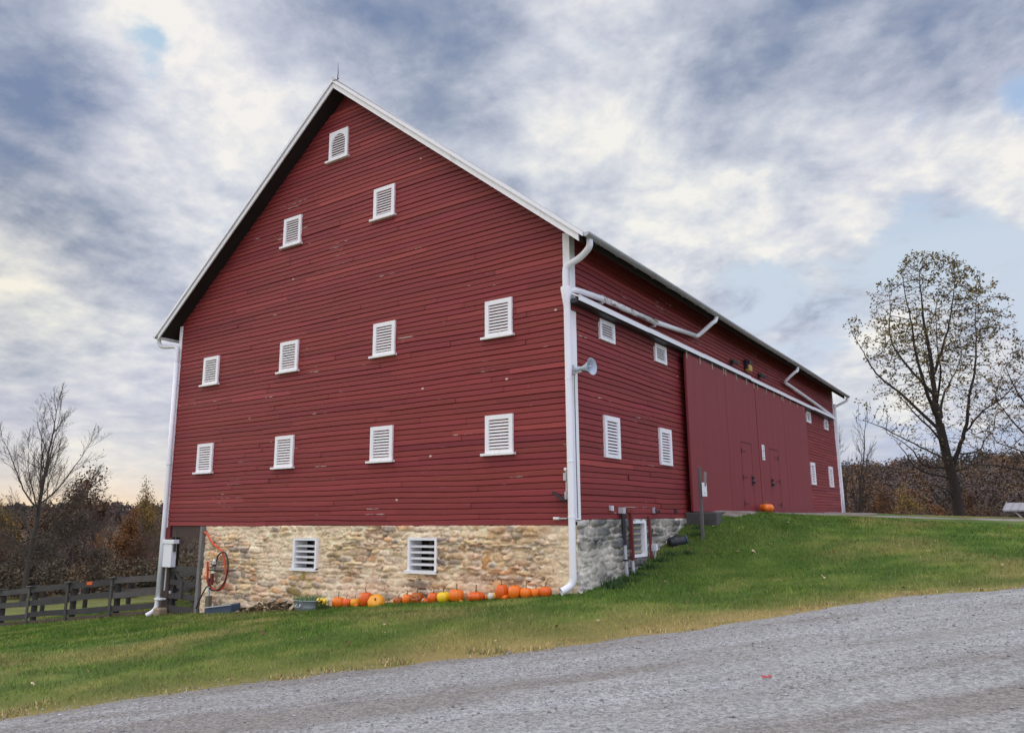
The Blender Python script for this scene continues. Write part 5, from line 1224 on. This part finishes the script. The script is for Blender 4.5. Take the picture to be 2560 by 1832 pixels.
# bare tree on the left behind the fence
b_ = ground_hit(56, 1512); b_.z = tz(b_.x, b_.y)-.1; D_ = (b_-CAM).dot(FW); K_ = D_*.2586/F_PX; Tl = Tree(19)
def tq(px, py, dep_): return RH*((px-200)*K_)+Vector((0, 0, (1385-py)*K_+.1))+FH*dep_
PL = dict(lead=.45, seg=.20, wob=.075, trop=(.08, .09, .08, .05), max=3, n=(12, 8, 6), t0=(.10, .12, .15), ang=(36, 34, 34), len=(.55, .52, .5), rr=(.45, .5, .55), rmin=.0050, leaf=1, lsp=.05, lprob=lambda p: .035 if p.z > 3.5 else .012)
Tl.mb.tube(curve_pts([tq(190, 1420, 0), tq(195, 1385, 0), tq(205, 1150, 0), tq(215, 950, 0), tq(245, 600, 0), tq(255, 380, 0)], 4), [q*.74 for q in [.26, .22, .205, .20, .195, .19, .186, .182, .178, .174, .170, .165, .16, .155, .15, .145, .14, .135, .13, .126, .122]], 10, cap=False)
for ctrl, r0, r1, dps in [
    ([(255, 380), (275, 150), (290, -60), (300, -250), (295, -440), (300, -640)], .11, .016, (0, 0, 0, .1, .2, .3)),
    ([(262, 300), (330, 130), (390, -60), (440, -250), (475, -480)], .065, .012, (0, -.3, -.6, -.8, -.9)),
    ([(258, 330), (200, 150), (150, -50), (90, -250), (70, -450)], .06, .012, (0, .3, .6, .9, 1.0)),
    ([(250, 480), (150, 330), (90, 130), (20, -80), (-40, -230)], .06, .012, (0, -.3, -.7, -1.0, -1.2)),
    ([(250, 430), (350, 290), (400, 120), (470, -70), (515, -230)], .06, .012, (0, .5, 1.0, 1.4, 1.7)),
    ([(240, 560), (330, 380), (460, 290), (550, 110), (610, -60)], .05, .010, (0, -.6, -1.2, -1.6, -1.8)),
    ([(235, 680), (320, 560), (460, 410), (570, 300), (660, 170)], .05, .010, (0, .3, .6, .8, .9)),
    ([(225, 760), (400, 700), (540, 560), (660, 500), (770, 420)], .05, .010, (0, -.4, -.8, -1.0, -1.2)),
    ([(215, 900), (330, 880), (480, 800), (640, 740), (830, 640)], .05, .010, (0, .2, .3, .3, .3)),
    ([(210, 960), (300, 970), (430, 950), (540, 900)], .035, .008, (0, -.6, -1.0, -1.3)),
    ([(225, 780), (120, 640), (20, 520), (-90, 450)], .05, .010, (0, .4, .7, .9)),
    ([(215, 900), (100, 760), (-20, 680), (-140, 560)], .05, .010, (0, -.5, -.9, -1.1)),
    ([(210, 960), (110, 900), (-10, 890), (-130, 860)], .04, .008, (0, .2, .4, .6)),
    ([(205, 1010), (100, 970), (20, 980), (-80, 960)], .03, .008, (0, -.4, -.8, -1.0)),
    ([(245, 620), (200, 380), (120, 200), (80, 20)], .05, .010, (0, 1.0, 1.6, 2.0)),
    ([(250, 500), (300, 300), (310, 100), (340, -100)], .05, .010, (0, -1.0, -1.6, -2.0)),
]:
    P_ = dict(PL); P_['kidlen'] = (2.1 if r0 > .045 else 1.6)*K_/.00354
    Tl.limb([tq(*q, d_) for q, d_ in zip(ctrl, dps)], r0*.85, .006, 0, P_, 6)
finish(Tl, 'bare_tree', b_, 'grey trunked bare tree with a few last leaves behind the board fence', .05, [(.07, .03, .02), (.09, .045, .02), (.05, .03, .02)], bark='bark_grey')

# woods behind the fence, tree by tree
def wood_tree(seed, h, spread, leaf, lsize, cols, bark='twig', maxl=3, n=(9, 6, 5), trop=(.04, .05, .04, .02), low=.15):
    P_ = dict(seg=h/16, wob=.09, trop=trop, max=maxl, n=n, t0=(low, .2, .2), ang=(spread, 42, 42), len=(.48, .55, .52), rr=(.45, .5, .55), rmin=.016, leaf=leaf, lsp=h*.04)
    T_ = Tree(seed); T_.grow(Vector((0, 0, 0)), Vector((0, 0, 1)), h*.72, h*.022, 0, P_); return T_
BR = [(0.101, 0.047, 0.019), (0.074, 0.041, 0.019), (0.135, 0.061, 0.020), (0.061, 0.035, 0.019)]
OR = [(0.196, 0.072, 0.014), (0.152, 0.061, 0.014), (0.246, 0.099, 0.017), (0.109, 0.051, 0.014)]
YG = [(0.240, 0.144, 0.024), (0.168, 0.120, 0.024), (0.312, 0.180, 0.036), (0.108, 0.084, 0.024)]
DK = [(.065, .055, .032), (.08, .062, .036), (.055, .046, .032), (.095, .062, .036)]
H0 = Vector((0, 0, -500))
WG = 'trees in the woods beyond the fence'
def wt(px, D_): return at_px(px, D_)
def hgt(px, top, D_): q = wt(px, D_); return (hz_(px)-top)/F_PX*D_*1.0+CAM.z-q.z
def hz_(px): return 1304-(px/2560)*19
protos = {
 'oak': (wood_tree(101, 8, 48, 16, .10, BR, n=(11, 7, 6)), 'oak_tree', .095, BR), 'oak2': (wood_tree(102, 8, 52, 13, .10, BR, n=(11, 7, 6)), 'oak_tree', .095, BR),
 'orange': (wood_tree(103, 8, 36, 18, .1, OR, low=.08, n=(12, 7, 6)), 'orange_tree', .09, OR), 'yellow': (wood_tree(104, 8, 34, 15, .1, YG, n=(11, 7, 6)), 'yellow_tree', .09, YG),
 'bare': (wood_tree(105, 8, 36, 0, 0, None, n=(14, 9, 8)), 'bare_tree', 0, None), 'bare2': (wood_tree(106, 8, 30, 0, 0, None, n=(15, 9, 8)), 'bare_tree', 0, None),
 'dusk': (wood_tree(107, 8, 44, 8, .1, DK, n=(12, 7, 6), low=.05), 'dark_tree', .085, DK)}
first = {}
LW = [ # px, top, distance, kind, width factor, label
 (-70, 1225, 57, 'oak', 1.15, 'brown leaved oak at the far left, behind the bare grey trunked tree'),
 (20, 1255, 63, 'yellow', .8, 'yellowish tree low at the left edge of the woods'),
 (60, 1235, 70, 'dusk', 1.0, 'dark tree deep in the woods behind the bare tree trunk'),
 (118, 1200, 56, 'oak2', 1.15, 'rusty brown oak right behind the crown of the bare tree'),
 (168, 1188, 60, 'oak', 1.10, 'tallest brown oak of the woods, right of the bare tree'),
 (205, 1235, 52, 'dusk', 1.0, 'dark leafy tree in front of the tall brown oak'),
 (226, 1205, 58, 'bare', .85, 'tall bare tree right of the brown oaks'),
 (252, 1212, 63, 'bare2', .95, 'fine twigged bare tree between the brown oaks and the orange tree'),
 (268, 1250, 52, 'bare', .75, 'lower bare tree just left of the orange tree'),
 (303, 1262, 50, 'orange', .95, 'dense rusty orange tree in the middle of the woods'),
 (338, 1272, 58, 'bare2', .95, 'bare brown tree right of the orange tree'),
 (362, 1278, 50, 'bare', .95, 'bare tree left of the barn downspout'),
 (388, 1212, 72, 'yellow', .55, 'tall tree with sunlit yellow top beside the barn edge'),
 (402, 1268, 55, 'bare2', 1.0, 'dark bare tree closest to the barn downspout'),
 (430, 1262, 60, 'dusk', 1.0, 'dark tree seen through the opening under the barn'),
 (470, 1262, 52, 'bare', 1.1, 'bare tree seen through the opening beside the stone wall'),
 (90, 1300, 46, 'dusk', 1.2, 'low dark tree behind the front fence left of its middle'),
 (15, 1310, 45, 'oak2', 1.0, 'low brown tree at the left edge behind the fence'),
 (160, 1330, 45, 'bare', 1.2, 'low twiggy tree behind the fence below the brown oaks'),
 (240, 1340, 44, 'dusk', 1.2, 'low dark thicket tree behind the fence left of the orange tree'),
 (350, 1345, 45, 'oak', .9, 'low brown tree behind the fence right of the orange tree'),
 (-40, 1290, 50, 'bare2', 1.1, 'bare tree beyond the left edge of the fence')]
def put_tree(kind, loc, rz, h, wf, label, grp):
    if kind not in first:
        T_, nm, ls, cols = protos[kind]
        first[kind] = t = finish(T_, nm, loc, label, ls, cols, bark='twig', group=grp)
        t.rotation_euler = (0, 0, rz); t.scale = (h/8*wf, h/8*wf, h/8); return t
    t = copy_tree(first[kind], loc, rz, (h/8*wf, h/8), label); t['group'] = grp; return t
for i, (px, top, D_, kind, wf, lab) in enumerate(LW):
    put_tree(kind, wt(px, D_), i*2.4, hgt(px, top, D_)*.93, wf, lab, WG)
# brush and low trees at the top of the slope on the right
RG = 'thicket trees behind the maple'
for i, (px, top, D_, kind, wf, lab) in enumerate([
 (2165, 1205, 56, 'bare', .9, 'bare thicket tree right of the barn saplings'), (2200, 1195, 70, 'orange', .9, 'orange thicket tree left of the maple trunk'),
 (2240, 1190, 62, 'oak', 1.0, 'brown thicket tree left of the maple trunk, behind the orange one'), (2215, 1245, 48, 'oak2', 1.3, 'low rust brown bush left of the maple trunk'),
 (2290, 1185, 58, 'yellow', .8, 'yellow flecked tree close behind the left side of the maple trunk'), (2330, 1215, 50, 'dusk', 1.1, 'dark thicket tree just left of the maple trunk'),
 (2265, 1250, 46, 'bare2', 1.2, 'low bare bush in front of the thicket left of the maple'), (2420, 1200, 56, 'oak', 1.0, 'brown thicket tree right of the maple trunk'),
 (2450, 1230, 48, 'oak2', 1.2, 'low brown bush right of the maple trunk'), (2490, 1195, 66, 'dusk', 1.1, 'dark tree behind the grey roofed shelter'),
 (2540, 1190, 70, 'dusk', 1.2, 'dark tree at the right edge behind the shelter'), (2475, 1245, 45, 'bare', 1.0, 'bare bush between the maple and the shelter'),
 (2140, 1240, 58, 'dusk', 1.0, 'dark low tree at the far corner of the barn'), (2380, 1225, 60, 'orange', 1.0, 'orange brown tree directly behind the maple trunk')]):
    put_tree(kind, wt(px, D_), 1+i*1.7, max(1.5, hgt(px, top, D_))*.80, wf, lab, RG)
# far wooded hills: one mass
def far_woods(name, label, spots, seed, nq, cols, sq):
    R_ = np.random.default_rng(seed); VV = []; CC = []
    for x, y, h in spots:
        z = tz(x, y); n = nq; c0_ = np.array(cols[R_.integers(0, len(cols))])*R_.uniform(.7, 1.25)
        q = R_.normal(0, 1, (n, 3)); q /= np.linalg.norm(q, axis=1)[:, None]; q *= R_.uniform(.45, 1, (n, 1))**.5
        w_ = h*R_.uniform(.30, .42); p = np.array((x, y, z+h*.56))+q*np.array((w_, w_, h*.46))*(1+.25*np.sin(q[:, :1]*5+q[:, 1:2]*4+x))
        u = R_.normal(0, 1, (n, 3)); u /= np.linalg.norm(u, axis=1)[:, None]; v = np.cross(u, R_.normal(0, 1, (n, 3))); v /= np.linalg.norm(v, axis=1)[:, None]
        s_ = max(sq, .0013*math.hypot(x-CAM.x, y-CAM.y))*R_.uniform(.5, 1.3, (n, 1)); VV.append(np.stack([p-u*s_, p-v*s_*.7, p+u*s_, p+v*s_*.7], 1).reshape(-1, 3))
        CC.append(np.repeat(c0_*R_.uniform(.75, 1.25, (n, 1)), 4, 0))
    V = np.concatenate(VV); return tag(mesh_np(name, V, np.arange(len(V)).reshape(-1, 4), M['leaf'], col=np.concatenate(CC)), label, 'woods', kind='stuff')
R_ = np.random.default_rng(61)
def spots(n, px0, px1, d0, d1, h0, h1):
    r = []
    for i in range(n):
        px, D_ = R_.uniform(px0, px1), R_.uniform(d0, d1); q = CAM+(FH+RH*((px-1280)/F_PX))*D_; r.append((q.x, q.y, R_.uniform(h0, h1)))
    return r
HC = [(.10, .062, .042), (.135, .072, .035), (.075, .055, .045), (.18, .095, .038), (.065, .055, .045), (.12, .08, .05), (.085, .065, .06), (.06, .052, .048)]  # hill colours lightened a little in place of haze
far_woods('hillside_woods', 'autumn coloured woods covering the far hill on the right', spots(330, 2030, 2720, 110, 330, 7, 11), 62, 900, HC, .2)
far_woods('far_woods', 'dark line of distant woods on the horizon at the left', spots(330, -300, 900, 230, 470, 6, 9), 63, 280, [(.075, .058, .050), (.09, .062, .045), (.065, .054, .05), (.12, .08, .05)], .3)
# undergrowth hiding the foot of the woods
far_woods('undergrowth', 'dark brushy undergrowth at the foot of the woods beyond the fence', spots(330, -420, 950, 39, 60, .7, 2.2), 64, 420, [(.11, .085, .05), (.085, .07, .042), (.13, .085, .045), (.10, .06, .03)], .075)
far_woods('brush', 'brown brush along the top of the slope behind the maple', spots(110, 2090, 2700, 41, 52, .6, 1.5), 65, 420, [(.15, .085, .035), (.11, .065, .03), (.18, .105, .04), (.075, .05, .03)], .07)

# shelter with a grey roof at the right edge
p0 = CAM+(FW+RT*((2507-1280)/F_PX)+UP*((916-1275)/F_PX))*58.0
t = thing('shelter', (p0.x+1.5, p0.y+1, tz(p0.x+1.5, p0.y+1)), 'open shelter with pale grey ribbed roof at the right edge', 'shelter')
e_ = (RH*.96-FH*.28).normalized(); r_ = (FH*.80+RH*.60).normalized()
def rp(a, b, z=0): return p0+e_*a+r_*b+Vector((0, 0, b*.15+z))
mb = MB(); vs = [rp(0, 0), rp(9, 0), rp(9, 4), rp(0, 4), rp(0, 0, -.10), rp(9, 0, -.10), rp(9, 4, -.10), rp(0, 4, -.10)]
mb.add(vs, [(0, 1, 2, 3), (7, 6, 5, 4), (0, 4, 5, 1), (1, 5, 6, 2), (2, 6, 7, 3), (3, 7, 4, 0)])
for k_ in range(19): mb.beam(rp(k_*.5, 0, .02), rp(k_*.5, 4, .02), .05, .04)
rb = [rp(0, 4), rp(9, 4)]; back = [q+r_*4+Vector((0, 0, -.60)) for q in rb]
mb.add([rb[0], rb[1], back[1], back[0]], [(0, 1, 2, 3)])
M['shelter_roof'] = mat('weathered_roof_sheet', (.24, .24, .25), .6, .15)
part(mb, 'roof', M['shelter_roof'], t)
for a, b in ((1.6, .3), (4.6, .3), (7.6, .3), (1.6, 6.5), (4.6, 6.5), (7.6, 6.5)):
    q = p0+e_*a+r_*b; g_ = tz(q.x, q.y); top = p0.z+(.1 if b < 1 else .2)
    part(MB().beam((q.x, q.y, g_-.3), (q.x, q.y, top), .14, .14, (0, 1, 0)), 'post', M['darkwood'], t)
    if b < 1: part(MB().beam(q+Vector((0, 0, -1.0-q.z+p0.z)), q-e_*.9+Vector((0, 0, -q.z+p0.z-.06)), .08, .10), 'brace', M['grey_plastic'], t)
# ------------------------------------------------------------------ fallen leaves and litter
def leaf_mesh(seed, m_):
    R_ = random.Random(seed); n = 10; vs = [(0, 0, .012)]
    for k_ in range(n):
        a = 2*math.pi*k_/n; r_ = (.075 if k_ % 2 == 0 else .040)*R_.uniform(.75, 1.2); vs.append((r_*math.cos(a), r_*math.sin(a)*.8, .004+.035*abs(math.cos(a+R_.random()))*R_.uniform(.3, 1)))
    me = bpy.data.meshes.new('fallen_leaf'); me.from_pydata(vs, [], [(0, i, i % n+1) for i in range(1, n+1)]); me.materials.append(m_); return me
M['leaf_pale'] = mat('pale_dry_leaf', (.50, .38, .24), .8, .15, 20, .1, 60); M['leaf_brown'] = mat('brown_dry_leaf', (.16, .055, .03), .8, .15, 20, .1, 60)
lm = {0: [leaf_mesh(k_, M['leaf_pale']) for k_ in range(3)], 1: [leaf_mesh(k_+9, M['leaf_brown']) for k_ in range(3)]}
R_ = random.Random(3)
LA = [(865, 152, 0), (900, 38, 0), (1228, 18, 0), (1330, 40, 0), (1070, 147, 0), (998, 146, 0), (1147, 114, 0), (1258, 112, 0), (1430, 148, 1), (1845, 145, 0), (1800, 42, 0), (2205, 40, 1), (1380, 262, 0), (680, 282, 0), (200, 490, 1), (560, 272, 1), (780, 145, 1), (1735, 312, 1), (2175, 210, 0), (378, 460, 0)]
LB = [(985, 287, 0), (1710, 262, 0), (1330, 325, 0), (1538, 347, 1), (138, 533, 0), (1160, 302, 1), (1700, 298, 0), (60, 258, 1), (2200, 340, 0)]
for i, (px, py, kd) in enumerate([(1280+x*.5639, 1300+y*.5639, k_) for x, y, k_ in LA]+[(x*.5639, 1420+y*.5639, k_) for x, y, k_ in LB]):
    q = ground_hit(px, py); o = link(bpy.data.objects.new('fallen_leaf', lm[kd][i % 3])); o.location = (q.x, q.y, tz(q.x, q.y)+.035); o.rotation_euler = (R_.gauss(0, .35), R_.gauss(0, .35), R_.uniform(0, 6.28)); s_ = R_.uniform(.5, .85); o.scale = (s_,)*3
    tag(o, 'pale tan fallen leaf lying on the lawn' if not kd else 'dark reddish brown fallen leaf lying on the lawn', 'leaf', 'pale leaves fallen on the lawn' if not kd else 'brown leaves fallen on the lawn')
q = ground_hit(1280+1132*.5639, 1300+722*.5639); gz_ = tz(q.x, q.y)+.045
ring = [(q.x+.042*math.cos(a)*RH.x+.03*math.sin(a)*FH.x, q.y+.042*math.cos(a)*RH.y+.03*math.sin(a)*FH.y, gz_+.006*math.sin(3*a)) for a in np.linspace(0, 5.6, 20)]
M['red_plastic'] = mat('faded_red_plastic', (.50, .07, .08), .5, .05)
tag(MB().tube(ring, .005, 6).build('red_ring', M['red_plastic'], smooth=True), 'small broken ring of red plastic lying on the gravel drive', 'litter')
# weeds by the downspout and along the walls
def weeds(name, label, pts, seed, h, cols):
    R_ = np.random.default_rng(seed); V = []; C = []
    for x, y, s_ in pts:
        n = int(160*s_); z = tz(x, y)
        xx, yy = x+R_.normal(0, .16*s_, n), y+R_.normal(0, .12*s_, n); hh = h*s_*R_.uniform(.3, 1, n); b = R_.uniform(0, 6.28, n); la = R_.uniform(0, 6.28, n); ll = hh*R_.uniform(.2, .9, n); w_ = .011
        q = np.zeros((n, 3, 3)); zz = np.full(n, z-.01); q[:, 0] = np.stack([xx-np.cos(b)*w_, yy-np.sin(b)*w_, zz], 1); q[:, 1] = np.stack([xx+np.cos(b)*w_, yy+np.sin(b)*w_, zz], 1); q[:, 2] = np.stack([xx+np.cos(la)*ll, yy+np.sin(la)*ll, z+hh], 1)
        V.append(q.reshape(-1, 3)); C.append(np.repeat(np.array(cols)[R_.integers(0, len(cols), n)]*R_.uniform(.6, 1.3, (n, 1)), 3, 0))
    V = np.concatenate(V); return tag(mesh_np(name, V, np.arange(len(V)).reshape(-1, 3), M['leaf'], col=np.concatenate(C)), label, 'weeds', kind='stuff')
weeds('weeds', 'dark green weeds growing along the foot of the side foundation', [(.30, .9, .9), (.35, 1.3, .8), (.45, .6, .7), (.25, 1.9, .6), (.3, 2.4, .7), (.35, 2.9, .7), (.4, 3.3, .6), (.5, 4.5, .6), (.5, 1.8, .5), (.75, 3.4, .5), (.4, 4.9, .5)], 71, .20, [(.035, .085, .018), (.05, .11, .025), (.025, .06, .016)])
weeds('dry_weeds', 'dry weeds and grass tufts under the fence and gate', [(x, tzx+.0, .7) for x, tzx in ((-13.6, -.1), (-14.6, .05), (-15.2, -.15), (-16.8, -.5), (-17.4, -.6), (-18.3, -.85), (-19.6, -1.1), (-20.5, -1.3), (-11.9, -.2), (-11.2, -.25))], 72, .17, [(.20, .15, .07), (.12, .12, .04), (.08, .10, .03)])

R_ = np.random.default_rng(90); tp_ = []
for (ax_, ay_), (bx_, by_) in zip(ROAD[2:-2], ROAD[3:-1]):
    L_ = math.hypot(bx_-ax_, by_-ay_)
    for k_ in range(int(L_*3.2)):
        f = R_.random(); nx_, ny_ = (by_-ay_)/L_, -(bx_-ax_)/L_; o_ = R_.normal(-.22, .16)
        tp_.append((ax_+(bx_-ax_)*f+nx_*o_, ay_+(by_-ay_)*f+ny_*o_, R_.uniform(.25, .75)))
weeds('straw_tufts', 'dry straw coloured grass tufts along the edge of the gravel drive', tp_, 91, .075, [(.46, .36, .16), (.38, .30, .12), (.22, .26, .06), (.52, .42, .20)])
